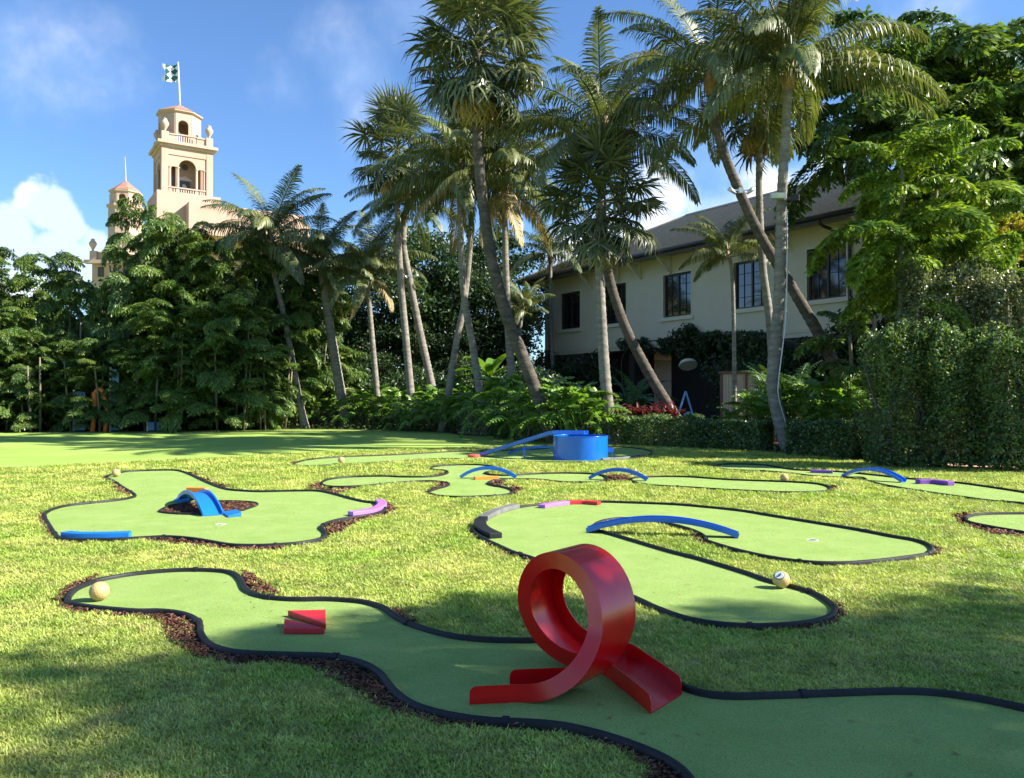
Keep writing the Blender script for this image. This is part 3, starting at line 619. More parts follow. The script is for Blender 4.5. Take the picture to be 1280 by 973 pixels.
bar('bumper_bar', (1013, 592), (1041, 593), .13, .06, 'violet_foam', 'violet bumper left of the bridge near the right hedge', 'bumper')
bar('bumper_bar', (1147, 606), (1189, 608.5), .15, .075, 'violet_foam', 'violet bumper right of the bridge near the right hedge', 'bumper', None, [(1168, 606)])
bar('bumper_bar', (752, 576.5), (803, 571), .10, .05, 'edging_grey', 'weathered grey bumper at the right front of the farthest green', 'bumper', None, [(772, 575.2), (789, 573.4)])
# coral puck
p = G(592.5, 572.5); o = MB().lathe([(.155, 0), (.165, .01), (.165, .055), (.15, .07), (.05, .072)], 24).build('round_bumper', 'coral', None, auto=True); o.location = (p.x, p.y, .019)
tag(o, 'flat coral red disc at the foot of the blue ramp', 'bumper')
# tan tee balls
def ball(u, v, r, label, cap=False):
    p = G(u, v); bm = bmesh.new(); bmesh.ops.create_icosphere(bm, subdivisions=5, radius=r)
    bm.verts.ensure_lookup_table(); dim = []
    ga = math.pi * (3 - math.sqrt(5)); nd = 150
    D = np.array([(math.sqrt(1 - (1 - 2 * (i + .5) / nd) ** 2) * math.cos(ga * i), math.sqrt(1 - (1 - 2 * (i + .5) / nd) ** 2) * math.sin(ga * i), 1 - 2 * (i + .5) / nd) for i in range(nd)])
    cd = Vector((-0.42, -0.52, 0.74)).normalized()
    for v_ in bm.verts:
        n = v_.co.normalized(); q = float(np.max(D @ np.array(n))); a = math.acos(min(1, q)); k = 0.09
        if a < k: v_.co -= n * r * .030 * (1 - (a / k) ** 2)
        if cap:
            dd = v_.co.dot(cd) - r * .80
            if dd > 0: v_.co -= cd * dd
        v_.co.z += r
    me = bpy.data.meshes.new('tee_ball'); bm.to_mesh(me); bm.free(); o = link('tee_ball', me, 'ball', None, smooth=True); o.location = (p.x, p.y, .019)
    tag(o, label, 'tee marker ball', 'tan balls marking the tees')
    if cap:
        q = cd.to_track_quat('Z', 'Y').to_matrix().to_4x4(); M_ = Matrix.Translation(Vector((0, 0, r)) + cd * r * .80) @ q
        d = MB(); d.lathe([(r * .54, 0.0), (r * .54, .004), (r * .50, .005)], 28); d.v = [tuple(M_ @ Vector(x)) for x in d.v]; d.build('number_disc', 'white', o)
        rg = MB(); rg.lathe([(r * .545, -.001), (r * .60, -.001), (r * .60, .003), (r * .545, .003)], 28, cap=False); rg.f += [(k + 84, (k + 1) % 28 + 84, (k + 1) % 28, k) for k in range(28)]
        rg.v = [tuple(M_ @ Vector(x)) for x in rg.v]; rg.build('rim_ring', 'black', o)
        mk_ = MB(); s = r * .50
        up = Vector((0, 0, 1)); uy = (up - cd * up.dot(cd)).normalized(); ux = uy.cross(cd).normalized()
        def W2(x, y): return Vector((0, 0, r)) + cd * (r * .80 + .0065) + ux * x * s + uy * y * s
        for crv in ([(-.42, -.42), (-.38, -.55), (-.25, -.58), (-.05, -.45), (.05, -.2), (.0, .05), (-.12, .12), (-.15, .0), (0, -.02), (.15, .1), (.25, .35), (.2, .45), (.1, .38)], [(.05, -.3), (.2, -.2), (.28, 0), (.3, .1)]):
            mk_.tube(catmull([W2(x, y) for x, y in crv], n=4), .0028, 5)
        mk_.build('script_mark', 'black', o, smooth=True)
ball(124, 754, .073, 'tan ball with small dimples at the left tip of the foreground green')
ball(976.5, 738, .070, 'tan ball with a white marked disc on the lower arm of the hairpin green', True)
ball(145, 597.5, .080, 'tan ball at the back left corner of the left green')
ball(426.5, 580.5, .080, 'tan ball near the left tip of the farthest green')
ball(980.5, 603.5, .075, 'tan ball near the rounded right tip of the straight green')

# ------------------------------------------------------------------ the blue drum with its ramps
def drum():
    c = Vector((1.79, 20.95, 0)); r, H = .715, .60
    root = empty('blue_drum', (c.x, c.y, .019), 0, 'big blue open topped drum obstacle on the farthest green', 'drum obstacle')
    mb = MB(); n = 56
    for rr in (r, r - .012):
        for z in (0, H): mb.v += [(rr * math.cos(2 * math.pi * k / n), rr * math.sin(2 * math.pi * k / n), z) for k in range(n)]
    for k in range(n):
        j = (k + 1) % n; mb.f += [(k, j, n + j, n + k), (2 * n + k, 3 * n + k, 3 * n + j, 2 * n + j), (n + k, n + j, 3 * n + j, 3 * n + k), (k, 2 * n + k, 2 * n + j, j)]
    mb.build('drum_wall', 'blue_paint', root, auto=True)
    f = MB(); f.lathe([(r - .02, .20), (.10, .05), (.05, .03)], 40); f.build('drum_floor', 'blue_paint', root, smooth=True)
    rim = MB(); rim.tube([(r * math.cos(2 * math.pi * k / n), r * math.sin(2 * math.pi * k / n), H) for k in range(n + 1)], .010, 6, caps=False); rim.build('drum_rim', 'blue_paint', root, smooth=True)
    x = MB(); x.box(r - .02, r + .17, .10, .34, .16, .18); x.box(r - .02, r + .17, .09, .10, .16, .27); x.box(r - .02, r + .17, .34, .35, .16, .27)
    x.box(r + .12, r + .15, .20, .24, 0, .16); x.build('outlet_chute', 'blue_paint', root)
    a = G(603, 571.5); a.z = .03; top = .655
    path = [a, a.lerp(Vector((1.05, 20.75, top)), .5), Vector((1.02, 20.75, top)), Vector((1.25, 20.72, top + .015)), Vector((1.92, 20.70, top + .01))]
    path = [a + (Vector((1.0, 20.75, top)) - a) * (k / 8) for k in range(9)] + [Vector((1.12, 20.74, top + .02)), Vector((1.4, 20.73, top + .02)), Vector((1.92, 20.71, top + .015))]
    r2 = empty('ball_ramp', (a.x, a.y, 0), 0, 'long straight blue ramp climbing from the turf onto the drum', 'ramp')
    t = (Vector((1.0, 20.75, 0)) - Vector((a.x, a.y, 0))).normalized(); side = Vector((-t.y, t.x, 0))
    channel([p - Vector((a.x, a.y, 0)) for p in path], .26, side, .09, .014, 'blue_paint', r2)
    lg = MB()
    for k in (5,): q = path[k] - Vector((a.x, a.y, 0)); lg.bar((q.x, q.y, .0), (q.x, q.y, q.z), .03)
    lg.build('support_post', 'blue_paint', r2)
    b0 = G(636, 568); b1 = Vector((1.12, 21.0, .24)); pts = catmull([Vector((b0.x, b0.y, .02)), Vector((b0.x, b0.y, .02)).lerp(b1, .35) + Vector((0, 0, .07)), Vector((b0.x, b0.y, .02)).lerp(b1, .7) + Vector((0, 0, .085)), b1 + Vector((0, 0, .03))], n=5)
    r3 = empty('ball_ramp', (b0.x, b0.y, 0), 0, 'lower curved blue ramp leading into the side of the drum', 'ramp')
    channel([p - Vector((b0.x, b0.y, 0)) for p in pts], .20, Vector((0, 1, 0)), .05, .012, 'blue_foam', r3)
drum()
# ------------------------------------------------------------------ the two storey clubhouse at right
BK = 1.45
def clubhouse():
    org = Vector((6.7, 34.0, 0)); ang = math.atan2(-.832, .555)        # local +X runs along the front wall towards the camera, local -Y faces out
    org = Vector((6.7 * BK, 34 * BK, 1.6 - 1.6 * BK)); root = empty('clubhouse', org, ang, 'two storey cream stucco building with hipped shingle roof behind the palms', 'building')
    X0, X1, D = -9.0, 9.6, 12.5; Z0, Z1 = 4.08, 7.85
    wins = [(-7.66, -6.07), (-4.35, -2.73), (-.36, 1.25), (3.50, 5.10), (6.80, 8.35)]; WB, WT = 5.04, 6.86
    # front wall built round the openings
    w = MB(); x = X0
    for a, b in wins: w.box(x, a, 0, .25, Z0, Z1); w.box(a, b, 0, .25, Z0, WB); w.box(a, b, 0, .25, WT, Z1); x = b
    w.box(x, X1, 0, .25, Z0, Z1); w.box(X0, X0 + .25, .252, D, Z0, Z1); w.box(X1 - .25, X1, .252, D, Z0, Z1); w.box(X0 + .25, X1 - .25, D - .25, D, Z0, Z1)
    w.box(X0, X1, 0.002, D, Z0 - .3, Z0 - .002)
    w.build('upper_wall', 'stucco', root)
    b = MB(); b.box(X0 - .03, X1 + .03, -.03, .30, Z0 - .14, Z0 - .01); b.build('wall_band', 'stucco', root)
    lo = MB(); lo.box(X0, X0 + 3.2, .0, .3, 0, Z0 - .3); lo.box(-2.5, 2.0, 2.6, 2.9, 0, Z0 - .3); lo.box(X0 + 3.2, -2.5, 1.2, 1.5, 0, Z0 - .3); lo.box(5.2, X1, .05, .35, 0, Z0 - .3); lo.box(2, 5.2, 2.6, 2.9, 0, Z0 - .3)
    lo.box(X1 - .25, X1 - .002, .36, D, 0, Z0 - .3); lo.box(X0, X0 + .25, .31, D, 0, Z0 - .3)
    lo.build('lower_wall', 'fascia', root); root.scale = (BK, BK, BK)  # gloom of the porch put into the wall colour, dark bronze for stucco
    for xx in (-2.6, 3.9): c = MB(); c.box(xx, xx + .35, .05, .40, 0, Z0 - .3); c.build('porch_column', 'fascia', root)  # columns darkened by colour too, as porch shade
    for a, bb in wins:
        f = MB(); t = .07
        f.box(a - .05, bb + .05, -.02, .06, WT, WT + .05); f.box(a - .05, a, -.02, .06, WB, WT); f.box(bb, bb + .05, -.02, .06, WB, WT)
        wf = f.build('window', 'trim', root)
        s = MB(); s.box(a - .14, bb + .14, -.09, .08, WB - .16, WB - .002); s.build('sill', 'trim', wf)
        fr = MB(); m = (a + bb) / 2
        for u0, u1, z0, z1 in ((a, a + t, WB, WT), (bb - t, bb, WB, WT), (a + t, bb - t, WB, WB + t), (a + t, bb - t, WT - t, WT), (m - .035, m + .035, WB + t, WT - t)): fr.box(u0, u1, .09, .14, z0, z1)
        n3 = [WB + (WT - WB) * k / 4 for k in (1, 2, 3)]
        for z in n3: fr.box(a + t, m - .035, .105, .13, z - .007, z + .007); fr.box(m + .035, bb - t, .105, .13, z - .007, z + .007)
        for q in (a + (m - a) * .5, m + (bb - m) * .5): fr.box(q - .007, q + .007, .107, .128, WB + t, WT - t)
        fr.build('sash', 'fascia', wf)
        for u0, u1 in ((a + t, m - .035), (m + .035, bb - t)):
            p = MB(); p.box(u0, u1, .135, .15, WB + t, WT - t); p.build('pane', 'glass', wf)
        cu = MB(); cu.box(a, bb, .9, .92, WB, WT); cu.build('window_backing', 'fascia', wf)  # dark sheet closing the opening behind the panes
    OV = 1.0; EZ = 7.74; rx0, rx1, ry0, ry1 = X0 - OV, X1 + OV, -OV, D + OV; h = 3.35
    A, B, C, D_ = (rx0, ry0, EZ), (rx1, ry0, EZ), (rx1, ry1, EZ), (rx0, ry1, EZ); hy = (ry0 + ry1) / 2; k = 5.0
    R0, R1 = (rx0 + k, hy, EZ + h), (rx1 - k, hy, EZ + h)
    rf = MB()
    def courses(q0, q1, q2, q3, n):   # shingle courses: each strip overlaps the one below and stands a little proud
        q0, q1, q2, q3 = (Vector(q) for q in (q0, q1, q2, q3)); nr = (q1 - q0).cross(q3 - q0).normalized()
        if nr.z < 0: nr = -nr
        for i in range(n):
            a, b_ = i / n, (i + 1) / n
            l0, l1, r0, r1 = q0.lerp(q3, a), q0.lerp(q3, b_), q1.lerp(q2, a), q1.lerp(q2, b_)
            rf.add([l0 + nr * .05, r0 + nr * .05, r1 + nr * .012, l1 + nr * .012, l0, r0], [(0, 1, 2, 3), (4, 5, 1, 0)])
    courses(A, B, R1, R0, 40); courses(D_, A, R0, R0, 34); courses(B, C, R1, R1, 34); courses(C, D_, R0, R1, 30)
    rf.add([A, B, C, D_], [(0, 3, 2, 1)])
    roof = rf.build('roof', 'shingle', root)
    rc = MB(); rc.bar(Vector(R0) + Vector((0, 0, .05)), Vector(R1) + Vector((0, 0, .05)), .22, .08)
    for p, q in ((A, R0), (B, R1)): rc.bar(Vector(p) + Vector((0, 0, .05)), Vector(q) + Vector((0, 0, .05)), .2, .07)
    rc.build('ridge_cap', 'shingle', roof)
    s = MB(); s.box(rx0 + .05, rx1 - .05, ry0 + .05, -.002, EZ - .10, EZ - .02); s.box(rx0 + .05, X0 - .002, 0, ry1, EZ - .10, EZ - .02); s.build('soffit', 'soffit', root)
    fa = MB(); fa.box(rx0, rx1, ry0 - .03, ry0 + .02, EZ - .24, EZ - .01); fa.box(rx0 - .03, rx0 + .02, ry0 + .02, ry1, EZ - .24, EZ - .01); fa.build('fascia_board', 'fascia', root)
    g_ = MB(); g_.tube([(rx0, ry0 - .09, EZ - .07), (rx1, ry0 - .09, EZ - .07)], .085, 8); g_.build('gutter', 'fascia', root, smooth=True)
    for xs, xe in ((X0 + .55, X0 + .62), (8.52, 8.59)):
        d = MB(); d.tube(catmull([(xs - .5, ry0 - .05, EZ - .15), (xs - .45, ry0 + .1, EZ - .35), (xs - .2, -.35, EZ - .55), (xs, -.10, EZ - .75), (xs, -.09, EZ - 1.2), (xs, -.09, 3.0)], n=4), .055, 8)
        d.build('downspout', 'fascia', root, smooth=True)
    for xx in (-8.4, -5.2, -1.75, 2.35, 5.9, 9.1, -3.2, .1):
        br = MB(); br.box(xx - .06, xx + .06, -.14, -.002, EZ - .85, EZ - .11); p = br.build('eave_bracket', 'trim', root)
        st = MB(); st.bar((xx, -.10, EZ - .78), (xx, -.88, EZ - .14), .10, .09); st.box(xx - .05, xx + .05, -.92, -.142, EZ - .20, EZ - .105); st.build('strut', 'trim', p)
    q = MB()
    for k in range(8): q.box(X1 - .02, X1 + .05, -.06, .34 + .14 * (k % 2), 4.1 + k * .46, 4.1 + k * .46 + .38)
    q.build('corner_quoins', 'trim', root)
clubhouse()
tag(sheet('porch_floor', [Vector((6.7 * BK, 34 * BK, 0)) + Vector((.555, -.832, 0)) * a + Vector((.832, .555, 0)) * b for a, b in ((-3, -.5), (5.5, -.5), (5.5, 3), (-3, 3))], 0.02, 'asphalt'), kind='structure')

def cabinet():
    p = P(900, 500, 31.0); r = empty('storage_cabinet', (p.x, 31, 0), math.radians(-24), 'beige boarded cabinet with brown trim and top, half behind shrubs', 'cabinet')
    w, d, h = 1.52, .9, 2.62
    b = MB(); b.box(.06, w - .06, .06, d, 0, h - .08); b.build('body', 'wood_beige', r)
    n = 12
    for k in range(n):
        x0 = .10 + (w - .2) * k / n
        if abs(k - n * .6) < .4: continue
        q = MB(); q.box(x0 + .008, x0 + (w - .2) / n - .008, .035, .06, .25, h - .12); q.build('front_board', 'wood_beige', r)
    f = MB(); f.box(0, .10, 0, .08, 0, h - .08); f.box(w - .1, w, 0, .08, 0, h - .08); f.box(w * .62, w * .62 + .09, 0.002, .078, 0, h - .08); f.build('frame_post', 'wood_brown', r)
    t = MB(); t.box(-.06, w + .06, -.06, d + .06, h - .078, h + .02); t.build('top_board', 'wood_brown', r, bevel=.01)
    s = MB()
    for k in range(5): s.box(.03, .058, .12 + k * .15, .255 + k * .15, .1, h - .12)
    s.build('side_board', 'wood_beige', r)
cabinet()
def hanging_lamp():
    p = P(860, 455, 46.8); r = empty('hanging_lamp', (p.x, 46.8, p.z), 0, 'cream round domed shade hanging in the dark porch opening', 'lamp')
    m = MB(); m.lathe([(.46, -.12), (.48, -.07), (.41, .08), (.25, .16), (.10, .21), (.07, .20), (.22, .14), (.38, .05), (.43, -.07), (.43, -.12)], 28, cap=False); m.build('shade', 'trim', r, smooth=True); r.scale = (1.15, 1.15, 1.15); r.rotation_euler = (math.radians(-30), 0, 0)
    k = MB(); k.lathe([(.09, .2), (.11, .24), (.05, .31), (.02, .34)], 12); k.tube([(0, 0, .28), (0, 0, 1.6)], .012, 6); k.build('hanger', 'black', r)
    d = MB(); d.lathe([(.44, -.115), (.44, -.105)], 28); d.build('diffuser', 'trim', r)
hanging_lamp()
def a_frame():
    p = P(857, 520, 30.2); r = empty('a_frame_stand', (p.x, 30.2, 0), .2, 'pale blue triangular A frame with a ring, standing among white and pink bits', 'toy stand')
    z = 1.6 - (488.5 - 498) * -.0302 * -1
    top = Vector((0, 0, 1.86)); l = Vector((-.42, 0, .62)); q = Vector((.42, 0, .58))
    for a in (l, q):
        m = MB(); m.bar(a, top, .065, .05); m.build('leg', 'pale_blue', r)
    m = MB(); m.bar(l + Vector((-.15, -.04, .30)), q + Vector((.1, -.04, .28)), .05, .04); m.build('crossbar', 'white', r)
    m = MB(); m.tube([(.12 + .25 * math.cos(t), -.05, .82 + .24 * math.sin(t)) for t in np.linspace(0, 6.28, 22)], .035, 6); m.build('ring', 'pale_blue', r, smooth=True)
    for k in range(9):
        m = MB(); x = R.uniform(-.5, .6); m.bar((x, -.1, .66 + R.random() * .2), (x + R.uniform(-.2, .2), -.12, .72 + R.random() * .3), .05); m.build('loose_piece', 'white' if k % 3 else 'coral', r)
    m = MB(); m.box(-.55, .6, -.25, .25, .50, .62); m.box(-.5, -.44, -.2, .2, 0, .5); m.box(.5, .56, -.2, .2, 0, .5); m.build('low_table', 'wood_brown', r)
a_frame()

# ------------------------------------------------------------------ the far hotel with its two towers
def hotel():
    K = .15
    def hx(u): return (u - 640) * K
    def hz(v): return 1.6 + (498 - v) * K
    root = empty('far_hotel', (0, 150, 0), 0, 'pink beige Mediterranean hotel with belvedere towers beyond the trees', 'building')
    def poly_prism(n, r, z0, z1, rot=0, r2=None): 
        m = MB(); m.lathe([(r, z0), (r2 if r2 is not None else r, z1)], n); 
        if rot: m.v = [tuple(Matrix.Rotation(rot, 3, 'Z') @ Vector(v)) for v in m.v]
        return m
    def arch_panel(w, h, aw, a0, ah, t, M, mb):      # wall panel with an arched opening, local x across, z up
        n = 10; pts = [(-aw, a0)] + [(-aw * math.cos(math.pi * k / n), ah + aw * math.sin(math.pi * k / n)) for k in range(n + 1)] + [(aw, a0)]
        outer = [(-w, 0), (-w, h), (w, h), (w, 0)]
        # left, right piers and the spandrels above the arch
        def q(a, b, c, d):
            V = [Vector((x, y, z)) for y in (-t / 2, t / 2) for x, z in (a, b, c, d)]; mb.add([M @ v for v in V], [(0, 1, 2, 3), (7, 6, 5, 4), (0, 4, 5, 1), (1, 5, 6, 2), (2, 6, 7, 3), (3, 7, 4, 0)])
        q((-w, 0), (-aw, 0), (-aw, h), (-w, h)); q((aw, 0), (w, 0), (w, h), (aw, h)); 
        if a0 > 0: q((-aw, 0), (aw, 0), (aw, a0), (-aw, a0))
        for k in range(n):
            x0, z0 = pts[k + 1]; x1, z1 = pts[k + 2]; q((x0, z0), (x1, z1), (x1, h), (x0, h))
    def turn(V, cx, cy, rot):
        c, s = math.cos(rot + math.pi / 8), math.sin(rot + math.pi / 8); return [(cx + (x - cx) * c - (y - cy) * s, cy + (x - cx) * s + (y - cy) * c, z) for x, y, z in V]
    def belvedere(par, cx, cy, z0, z1, r, rot=0.0):
        # octagonal lantern with arched openings, cornice and tiled roof
        w = r * math.tan(math.pi / 8); m = MB()
        for k in range(8):
            M = Matrix.Translation((cx, cy, z0)) @ Matrix.Rotation(k * math.pi / 4 + rot, 4, 'Z') @ Matrix.Translation((0, -r, 0))
            arch_panel(w, z1 - z0, w * (.66 if k % 2 == 0 else .12), .3, (z1 - z0) * (.64 if k % 2 == 0 else .3), .5, M, m)
        o = m.build('belvedere', 'hotel', par)
        pl = MB()
        for k in range(8):
            q = math.pi / 8 + k * math.pi / 4 + rot; R_ = r / math.cos(math.pi / 8); pl.bar((cx + R_ * math.sin(q), cy - R_ * math.cos(q), z0), (cx + R_ * math.sin(q), cy - R_ * math.cos(q), z1), .42)
        pl.build('pilaster', 'hotel_trim', o)
        c = MB(); c.lathe([(r * 1.10, 0), (r * 1.16, .25), (r * 1.28, .4), (r * 1.28, .65)], 8, (cx, cy, z1)); c.v = turn(c.v, cx, cy, rot); c.build('cornice', 'hotel_trim', o)
        rf = MB(); rf.lathe([(r * 1.30, .652), (r * .7, 1.65), (.15, 2.7)], 8, (cx, cy, z1)); rf.v = turn(rf.v, cx, cy, rot); rf.build('tiled_roof', 'tile_roof', o)
        return o
    def urn(par, x, y, z, s=1.0):
        m = MB(); m.lathe([(.30 * s, 0), (.18 * s, .3 * s), (.35 * s, .6 * s), (.72 * s, 1.3 * s), (.75 * s, 1.7 * s), (.5 * s, 2.1 * s), (.35 * s, 2.3 * s), (.45 * s, 2.4 * s), (.2 * s, 2.6 * s)], 14, (x, y, z)); m.build('urn', 'hotel_trim', par, smooth=True)
    def balustrade(mb, x0, x1, y, z0, h, M, n=12):
        mb.box(x0, x1, y - .2, y + .2, z0, z0 + .22, M); mb.box(x0, x1, y - .24, y + .24, z0 + h - .22, z0 + h, M)
        for k in range(n):
            x = x0 + (x1 - x0) * (k + .5) / n; mb.box(x - .10, x + .10, y - .1, y + .1, z0 + .22, z0 + h - .22, M)
    # main tower, in its own turned frame
    rz = math.radians(33); cx, cy = hx(227.3), 0.0
    tw = MB(); TM = Matrix.Translation((cx, cy, 0)) @ Matrix.Rotation(rz, 4, 'Z')
    wz0, wz1 = hz(249), hz(194); s = 4.45
    # shaft stage: corner piers, recessed loggia with arch and columns on each visible face
    for k in range(4):
        M = TM @ Matrix.Rotation(k * math.pi / 2, 4, 'Z')
        tw.box(-s, -s + 1.15, -s, -s + 1.15, wz0, wz1, M)
        tw.box(-s + 1.15, s - 1.15, -s + .05, -s + .6, wz1 - 1.3, wz1 - .002, M)
    tower = tw.build('tower_pier', 'hotel', root)
    for k in (0, 3):
        M = TM @ Matrix.Rotation(k * math.pi / 2, 4, 'Z'); fp = MB()
        arch_panel(2.9, wz1 - wz0 - 1.3, 1.35, 0, (wz1 - wz0 - 1.3) * .66, .4, M @ Matrix.Translation((0, -s + 1.4, wz0)), fp)
        fp.v and None
        lg = MB(); lg.box(-3.29, 3.29, -s + 2.6, -s + 2.9, wz0, wz1 - 1.3, M); lg.build('loggia_back', 'hotel_dark', tower)
        fr = MB()
        H = wz1 - wz0 - 1.3
        fr.box(-3.29, -1.5, -s + .2, -s + .55, wz0 + H * .70, wz0 + H - .002, M); fr.box(1.5, 3.29, -s + .2, -s + .55, wz0 + H * .70, wz0 + H - .002, M)
        n = 10
        for j in range(n):
            a0, a1 = math.pi * j / n, math.pi * (j + 1) / n
            x0, z0, x1, z1 = -1.5 * math.cos(a0), H * .70 + 1.5 * math.sin(a0), -1.5 * math.cos(a1), H * .70 + 1.5 * math.sin(a1)
            V = [Vector((x, y, wz0 + z)) for y in (-s + .2, -s + .55) for x, z in ((x0, z0), (x1, z1), (x1, H), (x0, H))]
            fr.add([M @ v for v in V], [(0, 1, 2, 3), (7, 6, 5, 4), (0, 4, 5, 1), (1, 5, 6, 2), (2, 6, 7, 3), (3, 7, 4, 0)])
        fr.build('arch_front', 'hotel', tower)
        for xx in (-3.0, -1.62, 1.62, 3.0):
            c = MB(); p = M @ Vector((xx, -s + .42, wz0)); c.lathe([(.34, 0), (.34, .2), (.25, .3), (.21, H * .66), (.33, H * .68), (.35, H * .70)], 10, p); c.build('column', 'hotel_trim', tower)
        wn = MB(); wn.box(-.9, .9, -s + 2.5, -s + 2.59, wz0 + .9, wz0 + 3.0, M); wn.build('tower_window', 'fascia', tower)
        md = MB(); md.box(-1.15, 1.15, -s + 2.42, -s + 2.58, wz0 + 3.05, wz0 + 3.35, M); md.add([M @ Vector(v) for v in [(-1.2, -s + 2.45, wz0 + 3.36), (1.2, -s + 2.45, wz0 + 3.36), (0, -s + 2.45, wz0 + 4.0)]], [(0, 1, 2)]); md.build('pediment', 'hotel_trim', tower)
        oc = MB(); pc = M @ Vector((0, -s + 2.52, wz0 + H * .80)); Mo = Matrix.Translation(pc) @ Matrix.Rotation(rz + k * math.pi / 2, 4, 'Z') @ Matrix.Rotation(math.pi / 2, 4, 'X')
        oc.lathe([(.55, 0), (.55, .06)], 16); oc.v = [tuple(Mo @ Vector(v)) for v in oc.v]; oc.build('round_window', 'fascia', tower)
        bl = MB(); balustrade(bl, -3.28, 3.28, -s + .32, wz0, 1.15, M, 16); bl.build('balustrade', 'hotel_trim', tower)
    co = MB(); co.box(-s - .25, s + .25, -s - .25, s + .25, wz1, wz1 + .5, TM); co.box(-s - .75, s + .75, -s - .75, s + .75, wz1 + .5, wz1 + 1.0, TM); co.build('cornice', 'hotel_trim', tower)
    cz = wz1 + 1.0; par = MB()
    for k in range(4):
        M = TM @ Matrix.Rotation(k * math.pi / 2, 4, 'Z'); par.box(-s, -s + 1.2, -s, -s + 1.2, cz, cz + 1.8, M)
        balustrade(par, -s + 1.2, -1.6, -s + .4, cz, 1.6, M, 7); balustrade(par, 1.6, s - 1.2, -s + .4, cz, 1.6, M, 7); balustrade(par, -1.6, 1.6, -s + .4, cz, 1.7, M, 8)
    par.build('parapet', 'hotel_trim', tower)
    for sx, sy in ((-1, -1), (1, -1), (-1, 1), (1, 1)): p = TM @ Vector((sx * (s - .6), sy * (s - .6), cz + 1.8)); urn(tower, p.x, p.y, p.z, .95)
    bp = TM @ Vector((-.6, 0, 0)); bel = belvedere(tower, bp.x, bp.y, cz, hz(149), 3.25, rz)
    bel.rotation_euler = (0, 0, 0)
    base = MB(); base.box(-s - .9, s + 1.2, -s - .9, s + .9, hz(290), wz0 - .01, TM); base.box(-s + 4, s + 16, -s - 3.5, s, hz(300), hz(262.5), TM); base.build('tower_base', 'hotel', root)
    # second, smaller tower
    sx_, sy_ = (156 - 640) * .140, -10.0
    def hz(v): return 1.6 + (498 - v) * .140
    b2 = MB(); b2.lathe([(2.8, hz(320)), (2.8, hz(262)), (3.1, hz(261)), (3.1, hz(258))], 8, (sx_, sy_, 0)); b2.v = turn(b2.v, sx_, sy_, .2); t2 = b2.build('small_tower', 'hotel', root)
    belvedere(t2, sx_, sy_, hz(258), hz(245), 2.15, .2)
    sp = MB(); sp.tube([(sx_, sy_, hz(238)), (sx_ - .1, sy_, hz(215)), (sx_ - .2, sy_, hz(195))], [.16, .12, .05], 6); sp.build('spire_pole', 'hotel_trim', t2)
    def hz(v): return 1.6 + (498 - v) * K
    # wings
    w = MB(); w.box(hx(86), hx(200), 8, 30, 0, hz(316)); w.box(hx(180), hx(368), 9, 34, 0, hz(283)); w.box(hx(345), hx(366), 8, 12, 0, hz(268)); w.build('wing_wall', 'hotel', root)
    c = MB(); c.box(hx(79), hx(205), 6.8, 8.2, hz(321), hz(316.5)); c.build('wing_cornice', 'hotel_trim', root)
    pr = MB()
    for a, b in ((86, 93), (113, 121), (140, 146)): pr.box(hx(a) - .3, hx(b), 7.6, 8.6, hz(316.4), hz(304))
    balustrade(pr, hx(93.5), hx(112.5), 8.1, hz(316.4), 1.7, Matrix.Identity(4), 16); balustrade(pr, hx(121.5), hx(139.5), 8.1, hz(316.4), 1.7, Matrix.Identity(4), 16)
    pr.build('wing_parapet', 'hotel_trim', root); urn(root, hx(87), 8, hz(304), .95)
    for u in (98, 118, 134, 150):
        q = MB(); q.box(hx(u) - .55, hx(u) + .55, 7.8, 8.05, hz(338), hz(325)); wd = q.build('wing_window', 'fascia', root)
        f = MB(); f.box(hx(u) - .75, hx(u) + .75, 7.85, 8.1, hz(324.9), hz(323)); f.build('window_head', 'hotel_trim', wd)
    rr = MB(); rr.add([(hx(112), 12, hz(306)), (hx(150), 12, hz(306)), (hx(146), 17, hz(296)), (hx(118), 17, hz(296)), (hx(112), 24, hz(306)), (hx(150), 24, hz(306))], [(0, 1, 2, 3), (1, 5, 2), (5, 4, 3, 2), (4, 0, 3)]); rr.build('wing_roof', 'hotel_dark', root)
    # flag on its pole: stands on the belvedere
    fp = bp; top = hz(79); px = fp.x
    fl = empty('flag_pole', (px, 150 + fp.y, hz(149) + 2.6), 0, 'white pole with green and white checked flag on the main tower', 'flag pole')
    hh = hz(79) - hz(134)
    m = MB(); m.tube([(0, 0, 0), (-.15, 0, hh * .5), (-.35, 0, hh)], [.16, .13, .08], 8); m.build('pole', 'white', fl, smooth=True)
    fm = {0: MB(), 1: MB()}; nx, nz = 4, 6; fw, fh = 2.9, 3.2
    def fpnt(a, b): return Vector((-.42 - a * fw, .28 * math.sin(a * 5 + b), hh - .35 - b * fh - .32 * a * (1 - 2 * b) * 0 - .25 * math.sin(a * 3.1)))
    # diamond check on a cloth with a notched fly edge
    nn = 30; idx = {}; wb = MB(); gb = MB()
    for i in range(nn):
        for j in range(nn):
            am, bm_ = (i + .5) / nn, (j + .5) / nn
            if am > .68 and abs(bm_ - .5) < (am - .68) * 1.15: continue
            f = []
            for a, b in ((i, j), (i + 1, j), (i + 1, j + 1), (i, j + 1)):
                if (a, b) not in idx: idx[(a, b)] = len(wb.v); wb.v.append(tuple(fpnt(a / nn, b / nn)))
                f.append(idx[(a, b)])
            wb.f.append(tuple(f))
            ck = (int(math.floor(am * 2.1 + bm_ * 2.6 + 3)) + int(math.floor(am * 2.1 - bm_ * 2.6 + 9))) % 2
            if ck == 0 and am < .78:
                for dy in (-.02, .02): gb.add([Vector(wb.v[k]) + Vector((0, dy, 0)) for k in f], [(0, 1, 2, 3)])
